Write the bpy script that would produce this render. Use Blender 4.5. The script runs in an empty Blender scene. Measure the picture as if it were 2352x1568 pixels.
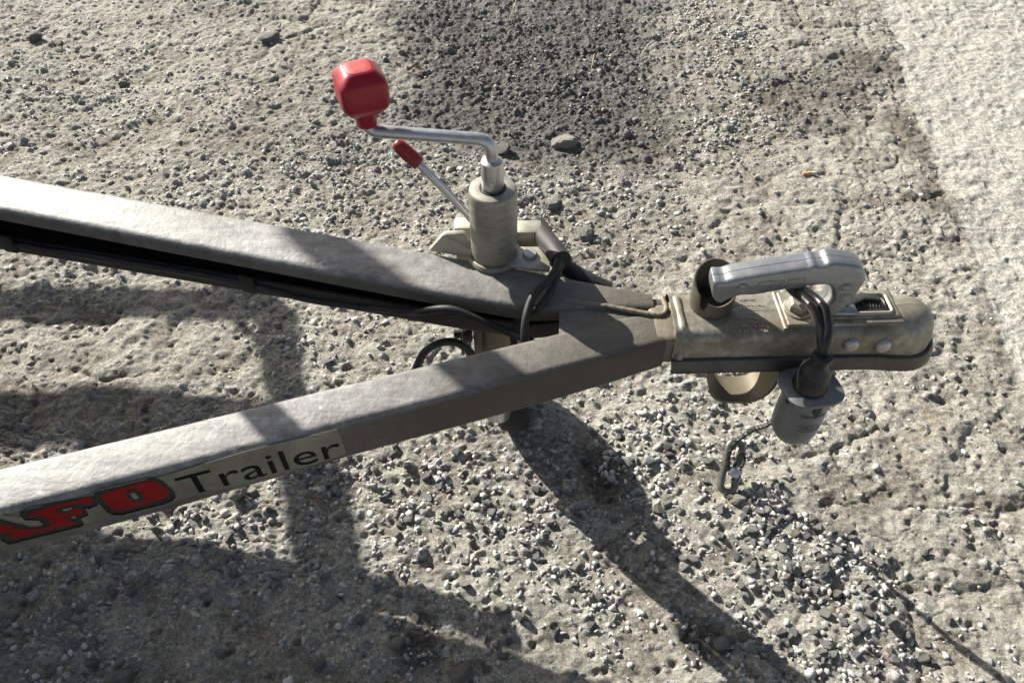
import bpy, bmesh, math, random
import numpy as np
from mathutils import Vector, Matrix

random.seed(7)
rng = np.random.default_rng(11)
scene = bpy.context.scene
COL = scene.collection

# ---------------------------------------------------------------- camera, sky, sun, exposure
CAM_H = 1.0
cam_data = bpy.data.cameras.new('camera')
cam = bpy.data.objects.new('camera', cam_data)
COL.objects.link(cam)
cam.location = (0, 0, CAM_H)
cam.rotation_euler = (math.radians(41.0), 0, 0)
cam_data.sensor_width = 36
cam_data.lens = 1766 / 2352 * 36
cam_data.clip_start = 0.02
cam_data.clip_end = 500
scene.camera = cam

SUN_K = 1.25                                   # a shadow runs 1.25 m in +x and in -y for each metre of height
sun_dir = Vector((-SUN_K, SUN_K, 1.0)).normalized()
SUN_ELEV = math.asin(sun_dir.z)
world = bpy.data.worlds.new('World')
scene.world = world
world.use_nodes = True
wn = world.node_tree.nodes
sky = wn.new('ShaderNodeTexSky')
sky.sky_type = 'NISHITA'
sky.sun_disc = False
sky.sun_elevation = SUN_ELEV
sky.sun_rotation = math.radians(-45)
sky.air_density = 1.0
sky.dust_density = 2.5
sky.ozone_density = 0.6
bg = wn.get('Background') or wn.new('ShaderNodeBackground')
bg.inputs['Strength'].default_value = 0.05
hsv = wn.new('ShaderNodeHueSaturation')            # the camera's white balance takes some blue out of the sky light
hsv.inputs['Saturation'].default_value = .62
world.node_tree.links.new(sky.outputs['Color'], hsv.inputs['Color'])
world.node_tree.links.new(hsv.outputs['Color'], bg.inputs['Color'])
sl = bpy.data.lights.new('sun', 'SUN')
sl.energy = 5.0
sl.angle = math.radians(0.53)
sl.color = (1.0, 0.957, 0.872)
so = bpy.data.objects.new('sun', sl)
COL.objects.link(so)
so.rotation_euler = sun_dir.to_track_quat('Z', 'Y').to_euler()
so.location = sun_dir * 5
scene.view_settings.view_transform = 'Standard'
scene.view_settings.look = 'None'
scene.view_settings.exposure = 1.22
scene.view_settings.gamma = 1.0
scene.view_settings.use_curve_mapping = False

# ---------------------------------------------------------------- surveying helpers: a sight line from the camera meets a plane
FPX = 1766.0
SN, CS = math.sin(math.radians(49)), math.cos(math.radians(49))
def ray(px, py):
    u = (784 - py) / FPX
    return ((px - 1176) / FPX, CS + SN * u, -SN + CS * u)
def on_z(px, py, z):
    d = ray(px, py); t = (z - CAM_H) / d[2]
    return Vector((d[0] * t, d[1] * t, z))
def on_y(px, py, y):
    d = ray(px, py); t = y / d[1]
    return Vector((d[0] * t, y, CAM_H + d[2] * t))
def on_line(px, py, x0, y0, m):
    d = ray(px, py); t = (y0 - m * x0) / (d[1] - m * d[0])
    return Vector((d[0] * t, d[1] * t, CAM_H + d[2] * t))

# ---------------------------------------------------------------- object helpers
ROOT = {}
def thing(name, label, cat, loc, group=None):
    o = bpy.data.objects.new(name, None)
    COL.objects.link(o)
    o.location = loc
    o.empty_display_size = 0.05
    o['label'] = label; o['category'] = cat
    if group: o['group'] = group
    ROOT[o] = Vector(loc)
    return o
def build(name, geo, mat, parent=None, smooth=False, origin=None):
    verts, faces = geo
    off = ROOT[parent] if parent is not None else (Vector(origin) if origin else Vector((0, 0, 0)))
    me = bpy.data.meshes.new(name)
    me.from_pydata([(v[0] - off[0], v[1] - off[1], v[2] - off[2]) for v in verts], [], faces)
    bm = bmesh.new(); bm.from_mesh(me)
    bmesh.ops.recalc_face_normals(bm, faces=bm.faces)
    if smooth:
        for f in bm.faces: f.smooth = True
        for e in bm.edges:
            if len(e.link_faces) == 2 and e.calc_face_angle(0) > math.radians(smooth if smooth is not True else 45):
                e.smooth = False
    bm.to_mesh(me); bm.free()
    me.materials.append(mat)
    o = bpy.data.objects.new(name, me)
    COL.objects.link(o)
    if parent is not None:
        o.parent = parent
        ROOT[o] = off
    else:
        o.location = off
        ROOT[o] = off
    return o
def tag(o, label, cat, group=None, kind=None):
    if label: o['label'] = label
    if cat: o['category'] = cat
    if group: o['group'] = group
    if kind: o['kind'] = kind
    return o
def join(*geos):
    V, Fc = [], []
    for v, f in geos:
        n = len(V); V += list(v); Fc += [tuple(i + n for i in q) for q in f]
    return V, Fc
def catmull(pts, n=8):
    pts = [Vector(p) for p in pts]
    P = [pts[0] * 2 - pts[1]] + pts + [pts[-1] * 2 - pts[-2]]
    out = []
    for i in range(1, len(P) - 2):
        a, b, c, d = P[i - 1], P[i], P[i + 1], P[i + 2]
        for k in range(n):
            t = k / n
            out.append(0.5 * ((2 * b) + (c - a) * t + (2 * a - 5 * b + 4 * c - d) * t * t + (3 * b - a - 3 * c + d) * t ** 3))
    out.append(pts[-1])
    return out
def fillet(pts, r, n=6):
    pts = [Vector(p) for p in pts]
    out = [pts[0]]
    for i in range(1, len(pts) - 1):
        a, b, c = pts[i - 1], pts[i], pts[i + 1]
        u, w = (a - b), (c - b)
        l = min(r, u.length * .49, w.length * .49)
        p, q = b + u.normalized() * l, b + w.normalized() * l
        for k in range(n + 1):
            t = k / n
            out.append(p * (1 - t) ** 2 + b * 2 * t * (1 - t) + q * t * t)
    out.append(pts[-1])
    return out
def tube(path, r, segs=12, caps=True, closed=False):
    path = [Vector(p) for p in path]
    n = len(path)
    rad = r if hasattr(r, '__len__') else [r] * n
    V, Fc = [], []
    T = []
    for i in range(n):
        if closed: t = path[(i + 1) % n] - path[i - 1]
        else: t = path[min(i + 1, n - 1)] - path[max(i - 1, 0)]
        T.append(t.normalized())
    ref = Vector((0, 0, 1)) if abs(T[0].z) < .9 else Vector((1, 0, 0))
    N = (ref - T[0] * ref.dot(T[0])).normalized()
    for i in range(n):
        N = (N - T[i] * N.dot(T[i])).normalized()
        B = T[i].cross(N)
        for k in range(segs):
            a = 2 * math.pi * k / segs
            V.append(path[i] + (N * math.cos(a) + B * math.sin(a)) * rad[i])
    m = n if closed else n - 1
    for i in range(m):
        j = (i + 1) % n
        for k in range(segs):
            k2 = (k + 1) % segs
            Fc.append((i * segs + k, i * segs + k2, j * segs + k2, j * segs + k))
    if caps and not closed:
        Fc.append(tuple(range(segs))[::-1]); Fc.append(tuple((n - 1) * segs + k for k in range(segs)))
    return V, Fc
def lathe(profile, centre, segs=32, axis=Vector((0, 0, 1)), start=0.0):
    axis = Vector(axis).normalized()
    ref = Vector((1, 0, 0)) if abs(axis.x) < .9 else Vector((0, 1, 0))
    A = (ref - axis * ref.dot(axis)).normalized(); B = axis.cross(A)
    c = Vector(centre); V, Fc = [], []
    for r, h in profile:
        for k in range(segs):
            a = start + 2 * math.pi * k / segs
            V.append(c + axis * h + (A * math.cos(a) + B * math.sin(a)) * r)
    for i in range(len(profile) - 1):
        for k in range(segs):
            k2 = (k + 1) % segs
            Fc.append((i * segs + k, i * segs + k2, (i + 1) * segs + k2, (i + 1) * segs + k))
    if profile[0][0] > 1e-6: Fc.append(tuple(range(segs))[::-1])
    if profile[-1][0] > 1e-6: Fc.append(tuple((len(profile) - 1) * segs + k for k in range(segs)))
    return V, Fc
def loft(rings, caps=True, closed=True):
    n = len(rings[0]); V = [Vector(p) for r in rings for p in r]; Fc = []
    for i in range(len(rings) - 1):
        for k in range(n if closed else n - 1):
            k2 = (k + 1) % n
            Fc.append((i * n + k, i * n + k2, (i + 1) * n + k2, (i + 1) * n + k))
    if caps:
        Fc.append(tuple(range(n))[::-1]); Fc.append(tuple((len(rings) - 1) * n + k for k in range(n)))
    return V, Fc
def prism(outline, d, bev=0.0, segs=2):
    """outline: 3-D points of one face; d: vector of thickness; edges rounded by bev"""
    bm = bmesh.new(); d = Vector(d)
    a = [bm.verts.new(Vector(p)) for p in outline]
    b = [bm.verts.new(Vector(p) + d) for p in outline]
    n = len(a)
    bm.faces.new(a); bm.faces.new(b[::-1])
    for i in range(n):
        j = (i + 1) % n
        bm.faces.new((a[j], a[i], b[i], b[j]))
    bmesh.ops.recalc_face_normals(bm, faces=bm.faces)
    if bev > 0:
        es = [e for e in bm.edges if len(e.link_faces) == 2 and e.calc_face_angle(0) > math.radians(35)]
        bmesh.ops.bevel(bm, geom=es, offset=bev, segments=segs, profile=.5, affect='EDGES', clamp_overlap=True)
    bm.verts.ensure_lookup_table()
    for i, v in enumerate(bm.verts): v.index = i
    out = [v.co.copy() for v in bm.verts], [tuple(v.index for v in f.verts) for f in bm.faces]
    bm.free()
    return out
def box(c, size, bev=0.0, rz=0.0, segs=2, M=None):
    x, y, z = [s / 2 for s in size]
    R = M if M is not None else Matrix.Rotation(rz, 3, 'Z')
    c = Vector(c)
    o = [c + R @ Vector(p) for p in ((-x, -y, -z), (x, -y, -z), (x, y, -z), (-x, y, -z))]
    return prism(o, R @ Vector((0, 0, 2 * z)), bev, segs)
def text_geo(body, mapper, extrude=0.0, res=3):
    """letters of the built-in font, normalised to 0..1 in both directions, sent through mapper(u, v, depth)"""
    cu = bpy.data.curves.new('lettering', 'FONT')
    cu.body = body; cu.size = 1; cu.resolution_u = res; cu.extrude = extrude
    ob = bpy.data.objects.new('lettering', cu)
    COL.objects.link(ob)
    dg = bpy.context.evaluated_depsgraph_get()
    me = ob.evaluated_get(dg).to_mesh()
    co = [v.co.copy() for v in me.vertices]
    fc = [tuple(p.vertices) for p in me.polygons]
    ob.evaluated_get(dg).to_mesh_clear()
    bpy.data.objects.remove(ob); bpy.data.curves.remove(cu)
    xs = [c.x for c in co]; ys = [c.y for c in co]
    x0, x1, y0, y1 = min(xs), max(xs), min(ys), max(ys)
    return [mapper((c.x - x0) / (x1 - x0), (c.y - y0) / (y1 - y0), c.z) for c in co], fc

# ---------------------------------------------------------------- materials
def ntree(name):
    m = bpy.data.materials.new(name); m.use_nodes = True
    t = m.node_tree; t.nodes.clear()
    o = t.nodes.new('ShaderNodeOutputMaterial'); b = t.nodes.new('ShaderNodeBsdfPrincipled')
    t.links.new(b.outputs[0], o.inputs[0])
    return m, t, b
def nd(t, kind, **kw):
    n = t.nodes.new(kind)
    for k, v in kw.items():
        if k in n.inputs.keys(): n.inputs[k].default_value = v
        else: setattr(n, k, v)
    return n
def noise(t, scale, detail=4, rough=.55, co='Object', stretch=None):
    tc = nd(t, 'ShaderNodeTexCoord')
    n = nd(t, 'ShaderNodeTexNoise'); n.inputs['Scale'].default_value = scale
    n.inputs['Detail'].default_value = detail; n.inputs['Roughness'].default_value = rough
    if stretch:
        mp = nd(t, 'ShaderNodeMapping'); mp.inputs['Scale'].default_value = stretch
        t.links.new(tc.outputs[co], mp.inputs['Vector']); t.links.new(mp.outputs[0], n.inputs['Vector'])
    else: t.links.new(tc.outputs[co], n.inputs['Vector'])
    return n
def ramp(t, src, stops):
    r = nd(t, 'ShaderNodeValToRGB')
    e = r.color_ramp.elements
    while len(e) < len(stops): e.new(.5)
    for i, (p, c) in enumerate(stops):
        e[i].position = p
        e[i].color = (c, c, c, 1) if not hasattr(c, '__len__') else (*c, 1)
    t.links.new(src, r.inputs[0])
    return r
def mixc(t, fac, a, b, mode='MIX'):
    m = nd(t, 'ShaderNodeMix', data_type='RGBA', blend_type=mode)
    if hasattr(fac, 'links'): t.links.new(fac, m.inputs[0])
    else: m.inputs[0].default_value = fac
    for i, s in ((6, a), (7, b)):
        if hasattr(s, 'links'): t.links.new(s, m.inputs[i])
        else: m.inputs[i].default_value = (*s, 1)
    return m.outputs[2]
def bumpn(t, b, src, dist, strength=1.0, prev=None):
    n = nd(t, 'ShaderNodeBump'); n.inputs['Distance'].default_value = dist; n.inputs['Strength'].default_value = strength
    t.links.new(src, n.inputs['Height'])
    if prev is not None: t.links.new(prev.outputs[0], n.inputs['Normal'])
    t.links.new(n.outputs[0], b.inputs['Normal'])
    return n
def metal(name, c1, c2, metallic, r1, r2, scale=40, bump=.0002, dirt=None, dirt_amt=.5, streak=None):
    m, t, b = ntree(name)
    n1 = noise(t, scale, 5, .6, stretch=streak)
    n2 = noise(t, scale * .22, 4, .6)
    c = mixc(t, ramp(t, n1.outputs[0], [(.3, 0), (.7, 1)]).outputs[0], c1, c2)
    rr = ramp(t, n1.outputs[0], [(.3, r1), (.7, r2)])
    met = None
    if dirt:
        dr = ramp(t, n2.outputs[0], [(.62 - dirt_amt * .45, 0), (.80 - dirt_amt * .3, 1)])
        c = mixc(t, dr.outputs[0], c, dirt)
        mr = ramp(t, dr.outputs[0], [(0, metallic), (1, metallic * .25)])
        t.links.new(mr.outputs[0], b.inputs['Metallic'])
        r2n = mixc(t, dr.outputs[0], rr.outputs[0], (.62, .62, .62))
        t.links.new(r2n, b.inputs['Roughness'])
    else:
        b.inputs['Metallic'].default_value = metallic
        t.links.new(rr.outputs[0], b.inputs['Roughness'])
    t.links.new(c, b.inputs['Base Color'])
    fine = noise(t, scale * 6, 3, .6)
    p = bumpn(t, b, n1.outputs[0], bump)
    bumpn(t, b, fine.outputs[0], bump * .4, 1, p)
    return m

def beam_material():
    m, t, b = ntree('galvanised_steel')
    n1 = noise(t, 55, 5, .62); n2 = noise(t, 9, 4, .6); n3 = noise(t, 210, 3, .6)
    vor = nd(t, 'ShaderNodeTexVoronoi'); vor.inputs['Scale'].default_value = 120
    tc = nd(t, 'ShaderNodeTexCoord'); t.links.new(tc.outputs['Object'], vor.inputs['Vector'])
    c = mixc(t, ramp(t, n1.outputs[0], [(.32, 0), (.68, 1)]).outputs[0], (.16, .162, .16), (.31, .308, .298))
    vs = nd(t, 'ShaderNodeSeparateColor'); t.links.new(vor.outputs['Color'], vs.inputs[0])
    c = mixc(t, .8, c, ramp(t, vs.outputs[0], [(0, .86), (1, 1.08)]).outputs[0], 'MULTIPLY')
    wv = noise(t, 26, 6, .7, stretch=(.5, 3.2, 1))
    c = mixc(t, 1, c, ramp(t, wv.outputs[0], [(.33, .70), (.5, 1.0), (.66, 1.16)]).outputs[0], 'MULTIPLY')
    sc_ = noise(t, 420, 3, .7, stretch=(.12, 1, 1))
    c = mixc(t, 1, c, ramp(t, sc_.outputs[0], [(.3, .86), (.7, 1.08)]).outputs[0], 'MULTIPLY')
    sp_ = noise(t, 75, 5, .7)
    c = mixc(t, ramp(t, sp_.outputs[0], [(.64, 0), (.70, .55)]).outputs[0], c, (.50, .49, .46))
    c = mixc(t, ramp(t, sp_.outputs[0], [(.30, .6), (.36, 0)]).outputs[0], c, (.10, .092, .08))
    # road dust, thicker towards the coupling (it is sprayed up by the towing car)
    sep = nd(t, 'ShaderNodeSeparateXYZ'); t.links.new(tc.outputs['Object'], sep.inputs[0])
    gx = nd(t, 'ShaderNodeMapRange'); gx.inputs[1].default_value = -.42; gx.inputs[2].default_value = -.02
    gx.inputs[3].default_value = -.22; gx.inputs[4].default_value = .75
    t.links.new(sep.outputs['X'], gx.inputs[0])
    # sides darkened by their normal, their shade put into the colour
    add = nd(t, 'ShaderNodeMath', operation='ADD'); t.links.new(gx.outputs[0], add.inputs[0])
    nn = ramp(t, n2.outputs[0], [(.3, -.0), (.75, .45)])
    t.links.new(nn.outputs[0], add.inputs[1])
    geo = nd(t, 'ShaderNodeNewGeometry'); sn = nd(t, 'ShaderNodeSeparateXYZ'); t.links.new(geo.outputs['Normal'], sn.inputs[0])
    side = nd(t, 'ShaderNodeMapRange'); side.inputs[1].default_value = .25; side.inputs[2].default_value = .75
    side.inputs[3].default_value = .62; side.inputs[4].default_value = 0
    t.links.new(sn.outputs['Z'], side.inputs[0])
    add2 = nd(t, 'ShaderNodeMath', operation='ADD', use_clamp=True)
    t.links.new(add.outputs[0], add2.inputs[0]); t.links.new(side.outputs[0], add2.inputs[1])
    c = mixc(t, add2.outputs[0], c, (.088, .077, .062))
    t.links.new(c, b.inputs['Base Color'])
    mr = nd(t, 'ShaderNodeMapRange'); mr.inputs[3].default_value = .15; mr.inputs[4].default_value = .10
    t.links.new(add2.outputs[0], mr.inputs[0]); t.links.new(mr.outputs[0], b.inputs['Metallic'])
    rr = ramp(t, n1.outputs[0], [(.3, .52), (.7, .70)])
    t.links.new(rr.outputs[0], b.inputs['Roughness'])
    b.inputs['Specular IOR Level'].default_value = .32
    p = bumpn(t, b, n1.outputs[0], .0011)
    bumpn(t, b, n3.outputs[0], .0004, 1, p)
    return m
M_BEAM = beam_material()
M_WELD = metal('dusty_weld', (.13, .11, .085), (.20, .17, .13), .2, .55, .7, 90, .0006)
M_COUP = metal('zinc_passivated_steel', (.21, .193, .150), (.37, .352, .30), .5, .32, .5, 110, .0003, dirt=(.13, .108, .074), dirt_amt=.5)
M_COUPL = metal('worn_zinc_patch', (.34, .34, .33), (.44, .44, .42), .6, .3, .45, 60, .0003)
M_CAST = metal('cast_aluminium', (.25, .26, .27), (.31, .32, .33), .75, .34, .42, 90, .00012)
M_ZINC = metal('bright_zinc', (.42, .43, .445), (.54, .55, .56), .85, .28, .38, 70, .00012)
M_TUBE = metal('worn_zinc_tube', (.23, .225, .195), (.36, .35, .31), .5, .4, .56, 70, .0003, dirt=(.16, .13, .09), dirt_amt=.45, streak=(1, 1, 4))
M_CREAM = metal('yellowed_zinc_plate', (.33, .31, .25), (.45, .43, .37), .4, .4, .55, 60, .0003, dirt=(.28, .22, .14), dirt_amt=.3)
M_DARKST = metal('dark_steel', (.06, .058, .052), (.11, .105, .095), .6, .35, .5, 60, .0003)
M_LINK = metal('grey_steel_link', (.13, .13, .115), (.22, .215, .19), .7, .3, .42, 80, .0003)
M_CHANNEL_SHADE = metal('channel_inside_shade', (.018, .017, .016), (.04, .037, .033), .1, .5, .7, 60, .0004)  # near-black stands in for the unlit inside of the channel
M_CUP = metal('brown_steel_cup', (.085, .075, .058), (.15, .135, .105), .5, .4, .55, 60, .0003)
M_GREASE_SHADE = metal('greasy_steel_and_hole_shade', (.012, .011, .01), (.03, .028, .025), .2, .4, .6, 80, .0003)  # black for greasy parts, and painted shade for holes and gaps
M_PLUG = metal('grey_plastic_housing', (.16, .165, .17), (.22, .225, .23), .5, .36, .48, 120, .0001)
M_STRAP = metal('tan_steel_strap', (.11, .093, .064), (.16, .138, .10), .15, .55, .68, 50, .0003, dirt=(.16, .13, .08), dirt_amt=.4)

def plastic(name, col, rough, spec=.5, bump=.0001, scale=150, var=.15, sss=0):
    m, t, b = ntree(name)
    n = noise(t, scale, 4, .6); n2 = noise(t, 22, 4, .6)
    c = mixc(t, ramp(t, n2.outputs[0], [(.35, 0), (.7, 1)]).outputs[0], [v * (1 - var) for v in col], [min(1, v * (1 + var)) for v in col])
    t.links.new(c, b.inputs['Base Color'])
    rr = ramp(t, n2.outputs[0], [(.3, rough * .85), (.7, min(1, rough * 1.2))])
    t.links.new(rr.outputs[0], b.inputs['Roughness'])
    b.inputs['Specular IOR Level'].default_value = spec
    bumpn(t, b, n.outputs[0], bump)
    return m
M_RED = plastic('red_plastic', (.25, .004, .016), .33, .45, .00008, 90, .14)
M_REDTOP = plastic('pale_red_cap', (.42, .055, .055), .5, .4, .0001, 90, .12)  # lighter red for the flat top of the knob
M_REDGRIP = plastic('scuffed_red_grip', (.20, .012, .016), .42, .4, .0002, 60, .2)
M_RUBBER = plastic('black_rubber', (.014, .0145, .016), .38, .5, .0001, 120, .2)
M_CABLE = plastic('dusty_black_cable', (.022, .021, .021), .55, .4, .0001, 200, .35)
M_ROPE = plastic('dark_wire_rope', (.03, .029, .026), .4, .5, .0001, 300, .3)
M_FOIL = plastic('worn_foil_sticker', (.20, .19, .15), .48, .35, .0001, 80, .3)
M_SRED = plastic('sticker_red', (.24, .006, .006), .4, .4, .00003, 80, .12)
M_SGREY = plastic('sticker_grey', (.04, .037, .033), .5, .2, .00003, 80, .12)
M_SBLK = plastic('sticker_black', (.006, .006, .006), .5, .15, .00003, 80, .2)
M_BUTT = plastic('cigarette_paper', (.62, .60, .54), .8, .2, .0002, 300, .1)
M_FILT = plastic('cigarette_filter', (.62, .33, .17), .8, .2, .0002, 400, .15)
M_STRAW = plastic('dry_straw', (.42, .34, .20), .7, .3, .0001, 200, .2)
M_LEAF = plastic('dry_leaf', (.20, .155, .11), .75, .3, .0005, 120, .35)
M_RUST = plastic('rusty_wire', (.17, .075, .05), .8, .3, .0003, 200, .3)
M_TYRE = plastic('black_tyre_rubber', (.02, .02, .02), .7, .3, .0004, 200, .3)

def ground_material(name, grain, bumpd=.0042):
    m, t, b = ntree(name)
    at = nd(t, 'ShaderNodeAttribute', attribute_name='tone')
    n1 = noise(t, 45, 6, .65); n2 = noise(t, 150, 9, .78); n3 = noise(t, 1100, 4, .7)
    tc = nd(t, 'ShaderNodeTexCoord')
    c = mixc(t, 1, at.outputs['Color'], ramp(t, n1.outputs[0], [(.25, .84), (.75, 1.14)]).outputs[0], 'MULTIPLY')
    c = mixc(t, 1, c, ramp(t, n2.outputs[0], [(.32, .60), (.5, 1.0), (.68, 1.25)]).outputs[0], 'MULTIPLY')
    prev = None
    for k, (sc, dist, lo, hi) in enumerate(((grain, .0014, .74, 1.2), (grain * 2.3, .0008, .66, 1.26))):
        v = nd(t, 'ShaderNodeTexVoronoi'); v.inputs['Scale'].default_value = sc
        t.links.new(tc.outputs['Object'], v.inputs['Vector'])
        hs = nd(t, 'ShaderNodeSeparateColor'); t.links.new(v.outputs['Color'], hs.inputs[0])
        c = mixc(t, 1, c, ramp(t, hs.outputs[0], [(0, lo), (.45, 1.0), (.8, 1.03), (1, hi)]).outputs[0], 'MULTIPLY')
        # only some cells stand up as grains
        on = ramp(t, hs.outputs[1], [(.45, 0), (.6, 1)])
        inv = nd(t, 'ShaderNodeMapRange'); inv.inputs[1].default_value = 0; inv.inputs[2].default_value = .55
        inv.inputs[3].default_value = 1; inv.inputs[4].default_value = 0
        t.links.new(v.outputs['Distance'], inv.inputs[0])
        mu = nd(t, 'ShaderNodeMath', operation='MULTIPLY'); t.links.new(on.outputs[0], mu.inputs[0]); t.links.new(inv.outputs[0], mu.inputs[1])
        prev = bumpn(t, b, mu.outputs[0], dist, 1, prev)
    t.links.new(c, b.inputs['Base Color'])
    b.inputs['Roughness'].default_value = .9
    b.inputs['Specular IOR Level'].default_value = .2
    p = bumpn(t, b, n2.outputs[0], bumpd, 1, prev)
    bumpn(t, b, n3.outputs[0], .0007, 1, p)
    return m
M_GROUND = ground_material('compacted_gravel', 210)
M_PAVE = ground_material('worn_asphalt', 230, .0020)

def stone_material(name, attr):
    m, t, b = ntree(name)
    n1 = noise(t, 130 if attr else 8, 5, .6); n2 = noise(t, 600 if attr else 40, 4, .6)
    if attr:
        src = nd(t, 'ShaderNodeAttribute', attribute_name='tone').outputs['Color']
    else:
        oi = nd(t, 'ShaderNodeObjectInfo')
        src = oi.outputs['Color']
    c = mixc(t, 1, src, ramp(t, n1.outputs[0], [(.3, .75), (.7, 1.2)]).outputs[0], 'MULTIPLY')
    t.links.new(c, b.inputs['Base Color'])
    b.inputs['Roughness'].default_value = .8
    b.inputs['Specular IOR Level'].default_value = .3
    bumpn(t, b, n2.outputs[0], .0008 if attr else .06)
    return m
M_GRAVEL = stone_material('crushed_stone', True)
M_PEBBLE = stone_material('single_stone', False)

# ---------------------------------------------------------------- noise in numpy
def h2(ix, iy, s):
    n = (ix.astype(np.int64) * 374761393 + iy.astype(np.int64) * 668265263 + s * 1442695041) & 0xFFFFFFFF
    n = ((n ^ (n >> 13)) * 1274126177) & 0xFFFFFFFF
    n = ((n ^ (n >> 16)) * 2246822519) & 0xFFFFFFFF
    return ((n ^ (n >> 15)) & 0xFFFFFF) / float(0x1000000)
def vnoise(x, y, s):
    ix, iy = np.floor(x), np.floor(y)
    fx, fy = x - ix, y - iy
    fx = fx * fx * fx * (fx * (fx * 6 - 15) + 10); fy = fy * fy * fy * (fy * (fy * 6 - 15) + 10)
    a, b = h2(ix, iy, s), h2(ix + 1, iy, s)
    c, d = h2(ix, iy + 1, s), h2(ix + 1, iy + 1, s)
    return (a + (b - a) * fx) * (1 - fy) + (c + (d - c) * fx) * fy
def fbm(x, y, s, o=4, g=.5):
    r = 0; a = 1; t = 0
    for i in range(o):
        r = r + a * (vnoise(x, y, s + i * 17) - .5) * 2; t += a
        x, y, a = x * 2.03 + 7.1, y * 2.03 - 3.7, a * g
    return r / t
def worley(x, y, s):
    ix, iy = np.floor(x), np.floor(y)
    f1 = np.full(x.shape, 9.); f2 = np.full(x.shape, 9.); cid = np.zeros(x.shape)
    for dx in (-1, 0, 1):
        for dy in (-1, 0, 1):
            cx, cy = ix + dx, iy + dy
            px = cx + .1 + .8 * h2(cx, cy, s); py = cy + .1 + .8 * h2(cx, cy, s + 5)
            d = np.hypot(x - px, y - py)
            near = d < f1
            f2 = np.where(near, f1, np.minimum(f2, d))
            cid = np.where(near, h2(cx, cy, s + 9), cid)
            f1 = np.where(near, d, f1)
    return f1, f2, cid
def sstep(a, b, x):
    t = np.clip((x - a) / (b - a), 0, 1); return t * t * (3 - 2 * t)

# regions of the yard, each a rough ellipse on the ground
def ell(px, py, rx, ry, rot=0.0):
    c = on_z(px, py, 0.0)
    return (c.x, c.y, rx, ry, math.radians(rot))
DARK = [ell(1180, 140, .26, .24), ell(1330, 60, .23, .34), ell(1040, 40, .17, .20), ell(1290, 260, .24, .17), ell(1090, 235, .18, .13), ell(940, 110, .06, .10)]
BROWN = [ell(1900, 200, .14, .10), ell(1990, 150, .12, .07), ell(1860, 280, .12, .07), ell(1780, 215, .09, .09), ell(1350, 200, .24, .34), ell(1400, 330, .16, .10), ell(2170, 470, .03, .10, 10), ell(1250, 330, .16, .10), ell(2110, 330, .05, .12)]
MILD = [ell(850, 330, .30, .12), ell(1000, 420, .22, .10), ell(540, 30, .2, .05), ell(820, 250, .12, .1), ell(1350, 620, .10, .07), ell(1320, 520, .2, .14), ell(700, 300, .2, .1), ell(1640, 200, .14, .3)]
OIL = [ell(1400, 1105, .035, .055), ell(1380, 1060, .03, .04), ell(965, 1510, .03, .04), ell(1620, 1470, .03, .03)]
TAN = [ell(2110, 975, .045, .04), ell(2120, 1010, .04, .04)]
GRAV = [(ell(1620, 70, .14, .18), 1.3), (ell(1680, 210, .13, .18), 1.3), (ell(1620, 330, .16, .10), 1.2), (ell(1330, 490, .22, .14), 1.3), (ell(1190, 430, .1, .1), .8),
        (ell(1500, 530, .16, .08), .8), (ell(1850, 1290, .085, .075, -45), 3.2), (ell(1790, 1230, .06, .05, -45), 2.4), (ell(1960, 1420, .06, .10, -45), 2.8), (ell(1760, 1190, .07, .07, -30), 1.5), (ell(2060, 1510, .07, .06), 1.8),
        (ell(1100, 1170, .16, .09), 1.2), (ell(900, 1090, .12, .06), 1.1), (ell(1240, 1330, .12, .08), 1.2), (ell(1450, 1330, .1, .1), .7), (ell(1560, 1180, .12, .06), 1.4), (ell(1500, 1020, .15, .08), 1.3),
        (ell(1280, 150, .25, .25), 1.2), (ell(820, 520, .2, .1), .9), (ell(520, 420, .3, .1), .55), (ell(760, 800, .14, .07), .8), (ell(1700, 1420, .1, .08), 1.0), (ell(1600, 960, .12, .05), 1.2),
        (ell(850, 400, .3, .12), .9), (ell(300, 1330, .14, .07), .6), (ell(700, 1400, .12, .08), .6), (ell(150, 1500, .1, .07), .55), (ell(480, 1200, .1, .05), 1.1), (ell(1000, 1300, .1, .07), .9), (ell(980, 1510, .1, .05), .7), (ell(250, 200, .4, .2), .35)]
PILE = [ell(1850, 1285, .075, .06, -45), ell(1960, 1420, .05, .09, -45), ell(1770, 1200, .04, .04)]
SLAB = [ell(2000, 600, .40, .36), ell(2080, 380, .25, .25), ell(2150, 1000, .28, .26), ell(1900, 60, .25, .2), ell(450, 780, .45, .12), ell(2200, 1350, .2, .15), ell(760, 60, .25, .3)]
def region(x, y, L, wx, wy, soft=.45):
    m = np.zeros(x.shape)
    for (cx, cy, rx, ry, a) in L:
        dx, dy = x + wx - cx, y + wy - cy
        u = (dx * math.cos(a) + dy * math.sin(a)) / rx; v = (-dx * math.sin(a) + dy * math.cos(a)) / ry
        m = np.maximum(m, 1 - sstep(1 - soft, 1 + soft, np.hypot(u, v)))
    return m
PAVE_EDGE = [on_z(*p, 0.0) for p in ((2010, 0), (2055, 85), (2080, 180), (2112, 290), (2150, 372), (2182, 464), (2215, 560), (2290, 740), (2380, 1000))]
PE_Y = np.array([p.y for p in PAVE_EDGE][::-1]); PE_X = np.array([p.x for p in PAVE_EDGE][::-1])
PE_Y = np.concatenate([[-60., .2], PE_Y, [60.]]); PE_X = np.concatenate([[3.0, 1.25], PE_X, [PE_X[-1] + 9]])
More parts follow.
